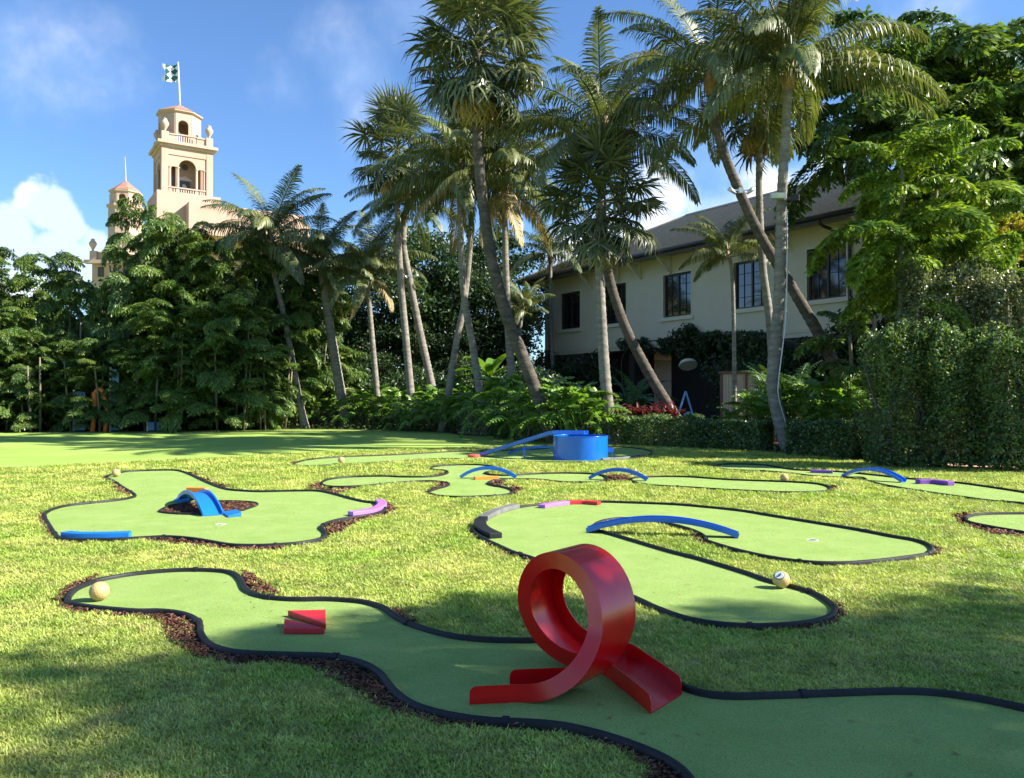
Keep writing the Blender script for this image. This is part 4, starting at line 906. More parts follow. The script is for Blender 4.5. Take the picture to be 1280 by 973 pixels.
    cl = wb.build('flag', 'flag_white', fl); gq = gb.build('green_checks', 'flag_green', cl); gq['kind'] = 'stuff'
hotel()
# ------------------------------------------------------------------ vegetation meshes
def nrm(a): return a / np.maximum(1e-9, np.linalg.norm(a, axis=-1, keepdims=True))
def leaf_cards(C, size, r, m, name='foliage', up=0.45, aspect=0.5, D=None):
    """diamond leaves folded along the midrib: two triangles each"""
    n = len(C); nr = nrm(r.normal(size=(n, 3)) + np.array([0, 0, up]) * 2)
    d = nrm(r.normal(size=(n, 3)) if D is None else D + r.normal(size=(n, 3)) * .35); d = nrm(d - nr * (d * nr).sum(1, keepdims=True)); s = np.cross(nr, d)
    L_ = (size * r.uniform(.6, 1.4, n))[:, None]; w = L_ * aspect
    V = np.stack([C - d * L_ * .5, C + s * w * .5 - nr * w * .18 - d * L_ * .05, C + d * L_ * .5, C - s * w * .5 - nr * w * .18 - d * L_ * .05], 1).reshape(-1, 3)
    b = (np.arange(n) * 4)[:, None]; Fq = np.concatenate([b + np.array([0, 1, 2]), b + np.array([0, 2, 3])], 1).reshape(-1, 3)
    return npmesh(name, V, Fq, m)
def clumps(r, n, rad, nl, cr, flat=.6, hollow=.55):
    """clump centres through an ellipsoid, leaf centres round each"""
    u = nrm(r.normal(size=(n, 3))); u *= (r.uniform(hollow, 1, (n, 1))) ; c = u * np.array(rad)
    k = r.integers(0, n, nl); o = nrm(r.normal(size=(nl, 3))) * (r.random((nl, 1)) ** .45) * cr * r.uniform(.6, 1.4, (n, 1))[k]; o[:, 2] *= flat
    return c[k] + o
# --- pinnate (coconut) frond: curved rachis with hanging leaflets
def coconut_frond(seed, L_, elev, droop, m='leaf_coconut', npair=64, ll=1.05, w=.055, hang=.8):
    r = np.random.default_rng(seed); n = 14; pts = [np.zeros(3)]; a = elev; tw = r.uniform(-.25, .25)
    for i in range(n):
        s = (i + .5) / n; a = elev - droop * s ** 1.4; pts.append(pts[-1] + np.array([math.cos(a), tw * s, math.sin(a)]) * L_ / n)
    pts = np.array(pts); V = []; Q = []
    def at(s): x = s * n; i = min(n - 1, int(x)); return pts[i] + (pts[i + 1] - pts[i]) * (x - i), nrm(pts[i + 1] - pts[i])
    for i in range(n + 1):
        rr = .030 * (1 - .8 * i / n) + .004; t = at(min(.999, i / n))[1]; s = nrm(np.cross(t, [0, 0, 1])); u = np.cross(s, t)
        V += [pts[i] + s * rr * 1.5, pts[i] + u * rr, pts[i] - s * rr * 1.5, pts[i] - u * rr]
        if i:
            o = (i - 1) * 4
            for j in range(4): k = (j + 1) % 4; Q.append((o + j, o + 4 + j, o + 4 + k, o + k))
    for k in range(npair):
        s = .16 + .83 * k / (npair - 1); p, t = at(s); sd = nrm(np.cross(t, [0, 0, 1])); u = np.cross(sd, t)
        l = ll * (math.sin(math.pi * min(1, .25 + .72 * s)) ** .7) * r.uniform(.85, 1.1); fw = .25 + .9 * s
        for q in (-1, 1):
            if r.random() < .03: continue
            d = nrm(sd * q + t * fw + u * .25 + r.normal(size=3) * .06); h = hang * r.uniform(.7, 1.2)
            d2 = nrm(d * (1 - h * .6) + np.array([0, 0, -1]) * h); d3 = nrm(d * (1 - h * .8) * .6 + np.array([0, 0, -1]) * h * 1.3 + .001)
            wv = nrm(np.cross(d, u)) * w * .5; wv2 = wv * .9; p1 = p + d * l * .33; p2 = p1 + d2 * l * .36; p3 = p2 + d3 * l * .31; o = len(V)
            V += [p - wv * .5, p + wv * .5, p1 + wv, p1 - wv, p2 + wv2, p2 - wv2, p3, p3 + wv * .05]
            Q += [(o, o + 1, o + 2, o + 3), (o + 3, o + 2, o + 4, o + 5), (o + 5, o + 4, o + 7, o + 6)]
    return npmesh('frond', V, Q, m)
# --- fan palm leaf
def fan_frond(seed, pet, rad, m='leaf_fan', nseg=32, droop=.5):
    r = np.random.default_rng(seed); V = []; Q = []; n = 6; up = .25
    pts = [np.array([pet * i / n, 0, .12 * pet * math.sin(math.pi * .5 * i / n) - .10 * pet * (i / n) ** 2]) for i in range(n + 1)]
    for i, p in enumerate(pts):
        rr = .022 * (1 - .5 * i / n); V += [p + [0, rr * 1.4, 0], p + [0, 0, rr], p - [0, rr * 1.4, 0], p - [0, 0, rr]]
        if i:
            o = (i - 1) * 4
            for j in range(4): k = (j + 1) % 4; Q.append((o + j, o + 4 + j, o + 4 + k, o + k))
    h = pts[-1]
    for k in range(nseg):
        a = math.radians(-150 + 300 * k / (nseg - 1)) + r.normal() * .02; l = rad * (.72 + .28 * math.cos(a * .55)) * r.uniform(.9, 1.06)
        fold = .28 * abs(math.sin(a * .9)); d = nrm(np.array([math.cos(a), math.sin(a), -fold + .15 * math.cos(a)])); s = nrm(np.array([-math.sin(a), math.cos(a), 0]))
        w0 = .010; w1 = l * .034; zz = np.array([0, 0, 1])
        d = nrm(d + r.normal(size=3) * .07); p1 = h + d * l * .42; dd = droop * r.uniform(.3, 1.6); p2 = p1 + nrm(d - zz * dd * .6) * l * .30; p3 = p2 + nrm(d * .7 - zz * dd * 1.5) * l * .30; o = len(V)
        e = .022 * (1 if k % 2 else -1)
        V += [h - s * w0, h + s * w0, p1 + s * w1 + zz * e, p1 - s * w1 - zz * e, p2 + s * w1 * .55, p2 - s * w1 * .55, p3, p3 + s * .002]
        Q += [(o, o + 1, o + 2, o + 3), (o + 3, o + 2, o + 4, o + 5), (o + 5, o + 4, o + 7, o + 6)]
    return npmesh('frond', V, Q, m)
# --- fishtail palm frond: bipinnate, jagged wedge leaflets
def fishtail_frond(seed, L_, m, nb=13, bl=.95, ls=.20, droop=1.1, elev=.8, sparse=1.0):
    r = np.random.default_rng(seed); n = 12; pts = [np.zeros(3)]; a = elev
    for i in range(n): s = (i + .5) / n; a = elev - droop * s ** 1.2; pts.append(pts[-1] + np.array([math.cos(a), 0, math.sin(a)]) * L_ / n)
    pts = np.array(pts); V = []; T = []
    def bar(p, q, w):
        d = nrm(q - p); s = nrm(np.cross(d, [0.1, 0.2, 1])) * w; u = np.cross(d, s); o = len(V)
        V.extend([p + s, p - s * .5 + u, p - s * .5 - u, q + s * .6, q - s * .3 + u * .6, q - s * .3 - u * .6])
        for j in range(3): k = (j + 1) % 3; T.extend([(o + j, o + k, o + 3 + k), (o + j, o + 3 + k, o + 3 + j)])
    for i in range(n): bar(pts[i], pts[i + 1], .028 * (1 - .7 * i / n))
    for b in range(nb):
        s = .22 + .78 * b / (nb - 1); x = s * n; i = min(n - 1, int(x)); p = pts[i] + (pts[i + 1] - pts[i]) * (x - i); t = nrm(pts[i + 1] - pts[i]); sd = nrm(np.cross(t, [0, 0, 1]))
        for q in ((-1, 1) if b < nb - 1 else (0,)):
            L2 = bl * (math.sin(math.pi * (.30 + .62 * s)) ** .8) * r.uniform(.8, 1.1); d = nrm(sd * q + t * (.45 + .7 * s) + np.array([0, 0, .12])); nk = 8; c = p
            for k in range(nk):
                dd = nrm(d - np.array([0, 0, 1]) * .9 * ((k + 1) / nk) ** 1.6); c2 = c + dd * L2 / nk
                if k < nk - 1: bar(c, c2, .009)
                ss = nrm(np.cross(dd, [0, 0, 1]) + 1e-6)
                for g in (-1, 1, -1, 1) if ls < .25 else (-1, 1, -1):
                    if r.random() > sparse: continue
                    ld = nrm(ss * g * .8 + dd * .75 - np.array([0, 0, 1]) * r.uniform(.15, 1.1) + r.normal(size=3) * .3); l = ls * r.uniform(.75, 1.3); wn = nrm(np.cross(ld, r.normal(size=3) * .35 + np.array([0, 0, 1])))
                    o = len(V); V.extend([c2, c2 + ld * l * .75 + wn * l * .17, c2 + ld * l * 1.15 + wn * l * .08, c2 + ld * l * .85 - wn * l * .02, c2 + ld * l * 1.0 - wn * l * .13, c2 + ld * l * .6 - wn * l * .15])
                    T.extend([(o, o + 1, o + 2), (o, o + 2, o + 3), (o, o + 3, o + 4), (o, o + 4, o + 5)])
                c = c2
    return np.array(V, np.float32), np.array(T, np.int32)
def rotz(V, a): c, s = math.cos(a), math.sin(a); return V @ np.array([[c, s, 0], [-s, c, 0], [0, 0, 1]])
def join(parts):
    Vs = []; Ts = []; o = 0
    for V, T in parts: Vs.append(V); Ts.append(T + o); o += len(V)
    return np.concatenate(Vs), np.concatenate(Ts)
# --- palm trunk following a path, ringed with leaf scars
def palm_trunk(root, path, r0, r1, m='trunk', flare=1.35, name='trunk'):
    pts = catmull(path, step=.11); n = len(pts); rad = []
    for i in range(n):
        s = i / (n - 1); rr = r0 + (r1 - r0) * s; rr *= 1 + (flare - 1) * math.exp(-s * 14); rad.append(rr * (1 + (.045 if i % 2 else -.03) + R.uniform(-.02, .02)))
    o = root.location; mb = MB().tube([p - o for p in pts], rad, 12); return mb.build(name, m, root, smooth=True)
CF = {}
def cf(kind):
    if kind in CF: return CF[kind]
    if kind == 'coco': CF[kind] = [coconut_frond(10 + k, 4.6, e, d, hang=h) for k, (e, d, h) in enumerate([(1.35, .9, .45), (1.15, 1.2, .55), (.85, 1.3, .7), (.6, 1.4, .8), (.3, 1.3, .9), (0.0, 1.15, 1.0), (-.35, .9, 1.0)])]
    if kind == 'coco_dry': CF[kind] = [coconut_frond(30 + k, 4.2, e, d, 'leaf_dry', hang=1.0) for k, (e, d) in enumerate([(-.5, .8), (-.8, .6)])]
    if kind == 'fan': CF[kind] = [fan_frond(50 + k, 1.15, 1.0, droop=d) for k, d in enumerate([.25, .55, .9])]
    if kind == 'fan_dry': CF[kind] = [fan_frond(60 + k, 1.0, .85, 'leaf_dry', droop=1.2) for k in range(2)]
    return CF[kind]
def crown_coco(root, hub, n=26, sc=1.0, dry=2, seed=0, lean=0.0, mixdown=1.0):
    r = random.Random(seed); V = cf('coco'); L0 = hub - root.location; ga = 2.39996; mixdown *= .86
    for k in range(n):
        s = (k + .5) / n; i = min(len(V) - 1, int(s ** .85 * len(V) * mixdown)); me = V[i]
        inst('frond', me, root, L0 + Vector((0, 0, -.25 * s)), (r.uniform(-.3, .3), r.uniform(-.2, .2), k * ga + r.uniform(-.45, .45)), sc * r.uniform(.85, 1.08))
    for k in range(dry):
        inst('frond', cf('coco_dry')[k % 2], root, L0 + Vector((0, 0, -.35)), (0, 0, r.uniform(0, 6.28)), sc * .85)
    mb = MB(); q = min(1, sc) ** 1.5; mb.lathe([(.17 * q, -.75 * q), (.24 * q, -.35 * q), (.22 * q, 0), (.12 * q, .35 * q), (.04 * q, .8 * q)], 10, L0); mb.build('crown_shaft', 'crownshaft', root, smooth=True)
def crown_fan(root, hub, n=46, sc=1.0, dry=5, seed=0):
    r = random.Random(seed); V = cf('fan'); L0 = hub - root.location; ga = 2.39996
    for k in range(n):
        s = (k + .5) / n; pitch = math.radians(80 - 140 * s) + r.uniform(-.3, .3); me = V[min(2, int(s * 3))]
        q = (Matrix.Rotation(k * ga, 3, 'Z') @ Matrix.Rotation(-pitch, 3, 'Y') @ Matrix.Rotation(r.uniform(-.5, .5), 3, 'X')).to_euler()
        inst('frond', me, root, L0 + Vector((0, 0, .5 - .9 * s)), q, sc * r.uniform(.8, 1.15))
    for k in range(dry):
        q = (Matrix.Rotation(r.uniform(0, 6.28), 3, 'Z') @ Matrix.Rotation(math.radians(r.uniform(60, 80)), 3, 'Y')).to_euler()
        inst('frond', cf('fan_dry')[k % 2], root, L0 + Vector((0, 0, -.5)), q, sc)
def palm(kind, px, Y, r0, r1, label, cat='palm tree', m='trunk', n=26, sc=1.0, dry=2, seed=0, hubs=None, mixdown=1.0, Yt=None):
    """px: trunk axis in the photo from base to hub; Y depth of the base (Yt: of the hub)"""
    Yt = Yt or Y; k = len(px); pts = [P(u, v, Y + (Yt - Y) * i / (k - 1)) for i, (u, v) in enumerate(px)]
    b = pts[0].copy(); d = (pts[1] - pts[0]).normalized(); b = b - d * (b.z / max(.3, d.z)) if b.z > .05 else b; b.z = -.05
    name = {'coco': 'coconut_palm', 'fan': 'fan_palm'}[kind]
    root = empty(name, (b.x, b.y, 0), 0, label, cat, {'coco': 'tall coconut palms', 'fan': 'tall fan palms'}[kind])
    palm_trunk(root, [b] + (pts if pts[0].z > .3 else pts[1:]), r0 * .80, r1 * .80, m)
    (crown_coco(root, pts[-1], n, sc, dry, seed, mixdown=mixdown) if kind == 'coco' else crown_fan(root, pts[-1], n, sc, dry, seed))
    return root
palm('coco', [(381, 532), (372, 490), (358, 410), (340, 330), (337, 300)], 42.0, .24, .15, 'leftmost coconut palm, leaning trunk in front of the fishtail hedge', n=26, sc=1.0, dry=2, seed=1)
palm('coco', [(426, 492), (419, 450), (408, 380), (402, 330)], 43.5, .36, .27, 'thick trunked short palm with dark hanging crown, right of the leftmost palm', n=24, sc=.9, dry=1, seed=2, m='trunk', mixdown=1.0)
palm('coco', [(471, 488), (465, 420), (460, 360), (462, 335)], 43.0, .22, .15, 'slender palm with orange crown base and one yellowish frond', n=24, sc=.82, dry=2, seed=3)
palm('fan', [(513, 488), (507, 420), (500, 340), (496, 235), (497, 190)], 41.0, .26, .17, 'fan palm with straight trunk, its ragged crown highest left of the centre', n=54, sc=1.35, dry=8, seed=4)
palm('coco', [(541, 488), (526, 420), (512, 350), (504, 300), (510, 250)], 42.0, .27, .20, 'leaning palm crossing behind the straight fan palm', n=22, sc=.8, dry=1, seed=5)
palm('coco', [(564, 470), (572, 420), (580, 380), (588, 300), (590, 215)], 38.0, .22, .15, 'palm leaning right whose trunk crosses its neighbour', n=24, sc=.95, dry=1, seed=6)
palm('coco', [(604, 518), (592, 440), (580, 370), (576, 300), (575, 215)], 35.0, .22, .15, 'slim palm leaning left, drooping dark crown', n=26, sc=.98, dry=2, seed=7, mixdown=1.0)
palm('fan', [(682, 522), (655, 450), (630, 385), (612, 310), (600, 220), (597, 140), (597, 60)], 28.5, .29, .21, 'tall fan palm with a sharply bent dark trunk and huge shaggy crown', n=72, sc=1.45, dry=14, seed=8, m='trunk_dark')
palm('coco', [(641, 486), (636, 420), (632, 330), (631, 260), (632, 222)], 36.0, .25, .15, 'upright palm between the shaggy fan palm and the big coconut palm', n=24, sc=1.0, dry=4, seed=9)
palm('fan', [(763, 530), (757, 480), (752, 400), (749, 320), (750, 250)], 27.5, .26, .17, 'fan palm with a full round dark green crown and pale ringed trunk', n=64, sc=1.22, dry=3, seed=10)
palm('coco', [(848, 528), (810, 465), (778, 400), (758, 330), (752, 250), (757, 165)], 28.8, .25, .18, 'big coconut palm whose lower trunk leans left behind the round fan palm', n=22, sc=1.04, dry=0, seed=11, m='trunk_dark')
palm('coco', [(1062, 500), (1030, 430), (990, 360), (948, 290), (908, 200), (892, 140), (889, 92)], 25.5, .25, .17, 'coconut palm with a long backlit dark trunk arching left across the building', n=20, sc=.97, dry=0, seed=12, m='trunk_dark')  # backlit silhouette put into the bark colour
palm('fan', [(968, 500), (962, 400), (953, 330), (949, 240), (950, 178), (952, 120)], 29.0, .20, .14, 'slender fan palm behind the foreground coconut palm', n=44, sc=1.15, dry=7, seed=13)
palm('coco', [(990, 566), (984, 555), (974.6, 525), (968, 497), (966, 480), (967, 455), (969, 430), (974, 370), (977, 250), (983, 150), (985, 82)], 24.2, .25, .16, 'nearest coconut palm with a wavy grey trunk carrying a conduit and floodlight', n=26, sc=1.12, dry=0, seed=14, m='trunk')
palm('coco', [(690, 440), (688, 400), (688, 340), (688, 318)], 56.0, .2, .15, 'small yellow green palm seen beyond the left end of the building', n=20, sc=.9, dry=0, seed=15)
palm('coco', [(650, 460), (650, 420), (652, 395), (654, 385)], 52.0, .2, .13, 'short palm with yellowish fronds left of the building corner', n=18, sc=.6, dry=0, seed=16)
palm('coco', [(918, 470), (917, 400), (915, 340), (909, 315)], 30.0, .11, .09, 'young palm with bright fronds in front of the building windows', n=15, sc=.52, dry=0, seed=17, mixdown=.75)

# floodlight and conduit on the nearest palm
def floods():
    p = P(970, 247, 24.0); r = empty('floodlight', (p.x, 23.85, p.z), 0, 'pale floodlight clamped to the left of the nearest palm trunk', 'floodlight')
    m = MB(); m.box(-.22, .22, -.10, .06, -.09, .09); m.build('housing', 'metal', r, bevel=.015); m = MB(); m.box(-.18, .18, -.112, -.102, -.065, .065); m.build('lens', 'lens', r); m = MB(); m.bar((.1, 0, -.02), (.35, .25, -.05), .05); m.build('bracket', 'metal', r)
    p = P(993, 248, 24.0); r = empty('floodlight', (p.x, 24.0, p.z), -.5, 'small black floodlight on the right of the nearest palm trunk', 'floodlight')
    m = MB(); m.box(-.12, .14, -.08, .08, -.09, .10); m.build('housing', 'black', r, bevel=.015); m = MB(); m.bar((-.1, 0, -.05), (-.3, .1, -.08), .04); m.build('bracket', 'black', r)
    pts = [P(u, v, 23.95) for u, v in ((984, 262), (984, 330), (982, 400), (977.5, 440), (973, 480), (973.5, 497), (981, 525), (990, 553), (995, 566))]; b = pts[-1]
    m = MB().tube([q - Vector((b.x, b.y, 0)) for q in catmull(pts, n=6)], .019, 6).build('conduit', 'metal', None, smooth=True); m.location = (b.x, b.y, 0)
    tag(m, 'white conduit running down the nearest palm trunk', 'conduit')
    for (u, v, Y, lab, cat) in ((926, 238, 25.0, 'pair of small spotlights on the dark arching trunk', 'spotlight'), (513, 345, 41.3, 'pair of small pale spotlights on the crossing palm trunks left of centre', 'spotlight'), (758, 306, 27.9, 'pair of small dark spotlights where two trunks cross above the building eave', 'spotlight')):
        p = P(u, v, Y); r = empty('twin_spotlight', p, 0, lab, cat, 'twin spotlights on palm trunks')
        mm = 'black' if 'dark spot' in lab else 'metal'
        for s in (-1, 1):
            m = MB(); q = Matrix.Translation((s * .30, -.05, -.02)) @ Matrix.Rotation(s * .9, 4, 'Y'); m.lathe([(.04, -.16), (.06, -.02), (.075, .12), (.06, .12)], 12); m.v = [tuple(q @ Vector(x)) for x in m.v]; m.build('lamp_head', mm, r, smooth=True)
        m = MB(); m.bar((-.28, 0, 0), (.28, 0, 0), .035); m.box(-.06, .06, -.02, .12, -.08, .08); m.build('mount', mm, r)
floods()

# --- fishtail palm clumps
FT = {}
def ft_crown(key, seed, height, spread, nf, m, fl=2.6, low=.30, ls=.2):
    """crown of a clumping fishtail palm: layered arching fronds from several canes"""
    r = random.Random(seed); fr = [fishtail_frond(seed * 10 + k, fl, m, nb=9, bl=.9, ls=ls, droop=d, elev=e, sparse=.9) for k, (e, d) in enumerate([(1.0, 1.5), (.6, 1.2), (.35, 1.1), (.9, 1.9)])]
    parts = []
    for k in range(nf):
        s = k / nf; V, T = fr[r.randrange(4)]; z = height * (low + (1 - low) * s) - .8; a = r.uniform(0, 6.283)
        rr = spread * r.uniform(.1, .55) * (1 - .35 * s); sc = r.uniform(.7, 1.15) * (1 - .25 * s)
        V = V @ np.array(Matrix.Rotation(r.uniform(-.55, .55), 3, 'X') @ Matrix.Rotation(r.uniform(-.35, .45), 3, 'Y'), np.float32)
        parts.append((rotz(V, a) * sc + np.array([rr * math.cos(a), rr * math.sin(a), z]), T))
    V, T = join(parts); return npmesh('crown', V, T, m)
def ft_tree(x, y, variant, label, sc=1.0, rot=0.0, group='fishtail palms hedging the left side', canes=7, h=9.0, cr=2.2, wd=1.0):
    root = empty('fishtail_palm', (x, y, 0), rot, label, 'palm clump', group); r = random.Random(int(x * 31 + y))
    inst('crown', variant, root, (0, 0, 0), (0, 0, r.uniform(0, 6)), (sc * wd, sc * wd, sc))
    for k in range(canes):
        a = r.uniform(0, 6.28); q = cr * math.sqrt(r.random()) * .55; b = Vector((q * math.cos(a), q * math.sin(a), 0)); t = Vector((b.x * 1.5 + r.uniform(-.4, .4), b.y * 1.3, h * sc * r.uniform(.6, .85)))
        MB().tube([b, b.lerp(t, .5) + Vector((r.uniform(-.15, .15), 0, 0)), t], [.06, .05, .035], 7).build('stem', 'trunk_cane', root, smooth=True)
for k in range(4): FT[k] = ft_crown(k, 70 + k, 9.4, 3.7, 125, 'leaf_fishtail', low=.14, ls=.24)
back = [(-60, 318, 42, 'behind the left edge, its top cut by the photo edge'), (38, 312, 41, 'second tall clump from the left edge'), (98, 352, 40.5, 'clump below the hotel urn'),
        (180, 262, 41, 'tallest bright topped clump below the small hotel tower'), (228, 285, 41, 'clump below the main hotel tower'), (285, 290, 41.5, 'clump right of the main hotel tower'), (345, 330, 44, 'clump behind the leftmost coconut palm'), (392, 345, 46, 'rearmost clump behind the short thick palm')]
for k, (u, v, y, lab) in enumerate(back):
    t = P(u, v, y); ft_tree(t.x, y, FT[k % 4], 'fishtail palm, ' + lab, sc=t.z / 8.9, rot=k * 1.3, canes=3, wd=(.85, .8, .55, .52, .72, .75, .8, .8)[k])
front = [(-10, 385, 38.6, 'front row clump at the left photo edge'), (55, 420, 38.8, 'front row clump left of the orange play frame'), (125, 425, 38.6, 'front row clump right of the orange play frame'),
         (212, 380, 39.0, 'front row clump with sunlit horizontal fronds'), (285, 372, 39.6, 'front row clump nearest the leftmost coconut palm'), (330, 430, 41.0, 'low front row clump ending the fishtail hedge at right')]
for k, (u, v, y, lab) in enumerate(front):
    t = P(u, v, y); ft_tree(t.x, y, FT[(k + 2) % 4], 'fishtail palm, ' + lab, sc=t.z / 8.9, rot=k * 2.1, canes=4)
# thin bamboo like stems under the hedge
for k in range(30):
    u = -30 + 370 * (k + R.random()) / 30; y = R.uniform(39.5, 41.5); b = P(u, 530, y); 
    if k % 1 == 0:
        root = MB(); h = R.uniform(3, 5.5); lx = R.uniform(-.5, .5)
        root.tube([(0, 0, 0), (lx * .4, 0, h * .5), (lx, 0, h)], [.045, .04, .03], 6); o = root.build('cane_stem', 'trunk_cane', None, smooth=True); o.location = (b.x, y, 0)
        tag(o, 'slender pale upright stem in the shade under the left fishtail hedge', 'stem', 'thin stems under the left hedge')

# right hand fishtail palms: nearer, fronds one by one
def mesh_of(vt, m, name='frond'): return npmesh(name, vt[0], vt[1], m)
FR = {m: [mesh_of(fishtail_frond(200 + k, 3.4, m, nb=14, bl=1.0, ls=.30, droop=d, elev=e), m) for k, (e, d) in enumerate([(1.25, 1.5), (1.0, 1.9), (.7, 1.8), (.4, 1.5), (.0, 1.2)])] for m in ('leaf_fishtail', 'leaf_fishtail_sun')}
def ft_big(u, Y, tops, m, label, nf=12, sc=1.0, seed=0):
    r = random.Random(seed); b = P(u, 540, Y); root = empty('fishtail_palm', (b.x, Y, 0), 0, label, 'palm clump', 'fishtail palms at the right')
    for k, (tu, tv) in enumerate(tops):
        t = P(tu, tv, Y + r.uniform(-.4, .8)) - root.location; q = Vector((t.x * .25, t.y * .3, 0))
        MB().tube(catmull([q, q.lerp(t, .5) + Vector((.1, 0, 0)), t], n=6), [.10 - .05 * i / 12 for i in range(13)], 8).build('stem', 'trunk_cane', root, smooth=True)
        for j in range(nf):
            s = j / nf; inst('frond', FR[m][min(4, int(s * 5))], root, t + Vector((0, 0, .2 - 2.4 * s)), (r.uniform(-.35, .35), r.uniform(-.25, .25), j * 2.4 + k + r.uniform(-.3, .3)), sc * r.uniform(.75, 1.15))
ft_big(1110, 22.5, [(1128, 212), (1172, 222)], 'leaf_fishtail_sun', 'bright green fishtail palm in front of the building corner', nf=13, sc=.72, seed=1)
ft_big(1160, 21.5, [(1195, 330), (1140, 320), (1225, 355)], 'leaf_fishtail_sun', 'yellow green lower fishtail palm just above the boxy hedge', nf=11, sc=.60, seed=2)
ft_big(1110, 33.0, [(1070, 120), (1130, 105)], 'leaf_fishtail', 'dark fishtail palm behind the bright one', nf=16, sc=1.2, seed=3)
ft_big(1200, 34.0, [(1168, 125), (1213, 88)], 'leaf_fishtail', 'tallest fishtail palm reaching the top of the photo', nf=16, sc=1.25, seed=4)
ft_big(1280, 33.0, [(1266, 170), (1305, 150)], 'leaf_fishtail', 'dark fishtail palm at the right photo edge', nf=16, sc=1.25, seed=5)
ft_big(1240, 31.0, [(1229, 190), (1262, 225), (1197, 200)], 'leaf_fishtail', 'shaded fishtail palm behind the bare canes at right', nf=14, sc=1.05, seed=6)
ft_big(1060, 25.0, [(1062, 420)], 'leaf_fishtail', 'low dark fishtail palm at the foot of the building corner', nf=12, sc=.5, seed=7)
for k, (u0, v0, u1, v1) in enumerate(((1222, 400, 1227, 175), (1236, 400, 1232, 235), (1258, 400, 1263, 215), (1192, 320, 1196, 190))):
    a = P(u0, v0, 29.5 + .4 * k); b = P(u1, v1, 29.5 + .4 * k); a.z = 0; o = MB().tube([a - Vector((a.x, a.y, 0)), (a.lerp(b, .5) - Vector((a.x, a.y, 0))), b - Vector((a.x, a.y, 0))], [.11, .10, .08], 9).build('bare_cane', 'trunk_cane', None, smooth=True)
    o.location = (a.x, a.y, 0); tag(o, 'tall bare pale cane ' + ['with the thickest stem above the boxy hedge', 'short one beside the thickest', 'nearest the right photo edge', 'left of the others, rising from the bright fronds'][k], 'cane', 'bare canes above the hedge')

# --- broadleaf trees making the dark wood behind the palms
def branchy(root, h, spread, r0, m='trunk_dark', n=5, seed=0):
    r = random.Random(seed); top = Vector((r.uniform(-.4, .4), 0, h * .55)); MB().tube(catmull([(0, 0, 0), (r.uniform(-.2, .2), 0, h * .3), top], n=6), [r0 * (1 - .4 * i / 12) for i in range(13)], 10).build('trunk', m, root, smooth=True)
    for k in range(n):
        a = 6.283 * k / n + r.random(); s = Vector((0, 0, h * r.uniform(.30, .52))); e = Vector((math.cos(a) * spread * .7, math.sin(a) * spread * .7, h * r.uniform(.65, .9)))
        MB().tube(catmull([s, s.lerp(e, .5) + Vector((0, 0, -.25)), e], n=5), [r0 * .5 * (1 - .7 * i / 10) for i in range(11)], 7).build('limb', m, root, smooth=True)
rr_ = np.random.default_rng(5)
BL = {}
for k in range(3):
    C = clumps(rr_, 70, (3.4, 3.0, 3.4), 15000, 1.0); BL['dark%d' % k] = leaf_cards(C, .21, rr_, 'leaf_dark', 'crown', up=.4)
    C = clumps(rr_, 34, (3.5, 3.1, 2.6), 3400, .75, hollow=.2); BL['thin%d' % k] = leaf_cards(C, .24, rr_, 'leaf_mid', 'crown', up=.4)
    C = clumps(rr_, 60, (3.3, 3.0, 3.3), 13000, 1.0); BL['mid%d' % k] = leaf_cards(C, .20, rr_, 'leaf_mid', 'crown', up=.4)
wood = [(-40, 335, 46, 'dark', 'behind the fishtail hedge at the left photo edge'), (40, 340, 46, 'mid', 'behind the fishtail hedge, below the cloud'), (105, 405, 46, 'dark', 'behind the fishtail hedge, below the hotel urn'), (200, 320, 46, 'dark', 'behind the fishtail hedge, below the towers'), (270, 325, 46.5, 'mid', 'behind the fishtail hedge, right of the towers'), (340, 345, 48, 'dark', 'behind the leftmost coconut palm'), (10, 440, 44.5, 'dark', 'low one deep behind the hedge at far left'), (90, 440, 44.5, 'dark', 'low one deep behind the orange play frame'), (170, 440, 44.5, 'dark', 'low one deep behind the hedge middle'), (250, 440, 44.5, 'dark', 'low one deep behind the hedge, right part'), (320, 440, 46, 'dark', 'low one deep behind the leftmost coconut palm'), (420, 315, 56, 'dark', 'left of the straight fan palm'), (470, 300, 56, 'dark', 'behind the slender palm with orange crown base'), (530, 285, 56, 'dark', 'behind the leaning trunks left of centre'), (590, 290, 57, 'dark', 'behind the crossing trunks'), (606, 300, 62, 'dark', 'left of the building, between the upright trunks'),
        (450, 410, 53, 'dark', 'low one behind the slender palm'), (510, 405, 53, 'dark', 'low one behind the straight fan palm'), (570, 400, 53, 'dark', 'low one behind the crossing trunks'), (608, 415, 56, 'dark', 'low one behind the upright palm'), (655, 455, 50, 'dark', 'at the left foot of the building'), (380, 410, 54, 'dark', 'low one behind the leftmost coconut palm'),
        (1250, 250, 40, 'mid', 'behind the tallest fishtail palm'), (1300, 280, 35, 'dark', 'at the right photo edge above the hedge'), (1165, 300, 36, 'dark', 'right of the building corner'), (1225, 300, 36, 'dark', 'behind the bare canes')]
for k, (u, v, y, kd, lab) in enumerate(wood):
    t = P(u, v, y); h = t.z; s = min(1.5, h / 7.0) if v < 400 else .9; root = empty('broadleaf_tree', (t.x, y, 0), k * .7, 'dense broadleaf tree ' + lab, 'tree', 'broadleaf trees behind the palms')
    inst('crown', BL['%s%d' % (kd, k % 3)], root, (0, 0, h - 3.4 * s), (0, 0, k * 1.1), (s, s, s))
    branchy(root, h, 2.4, .2, seed=k)
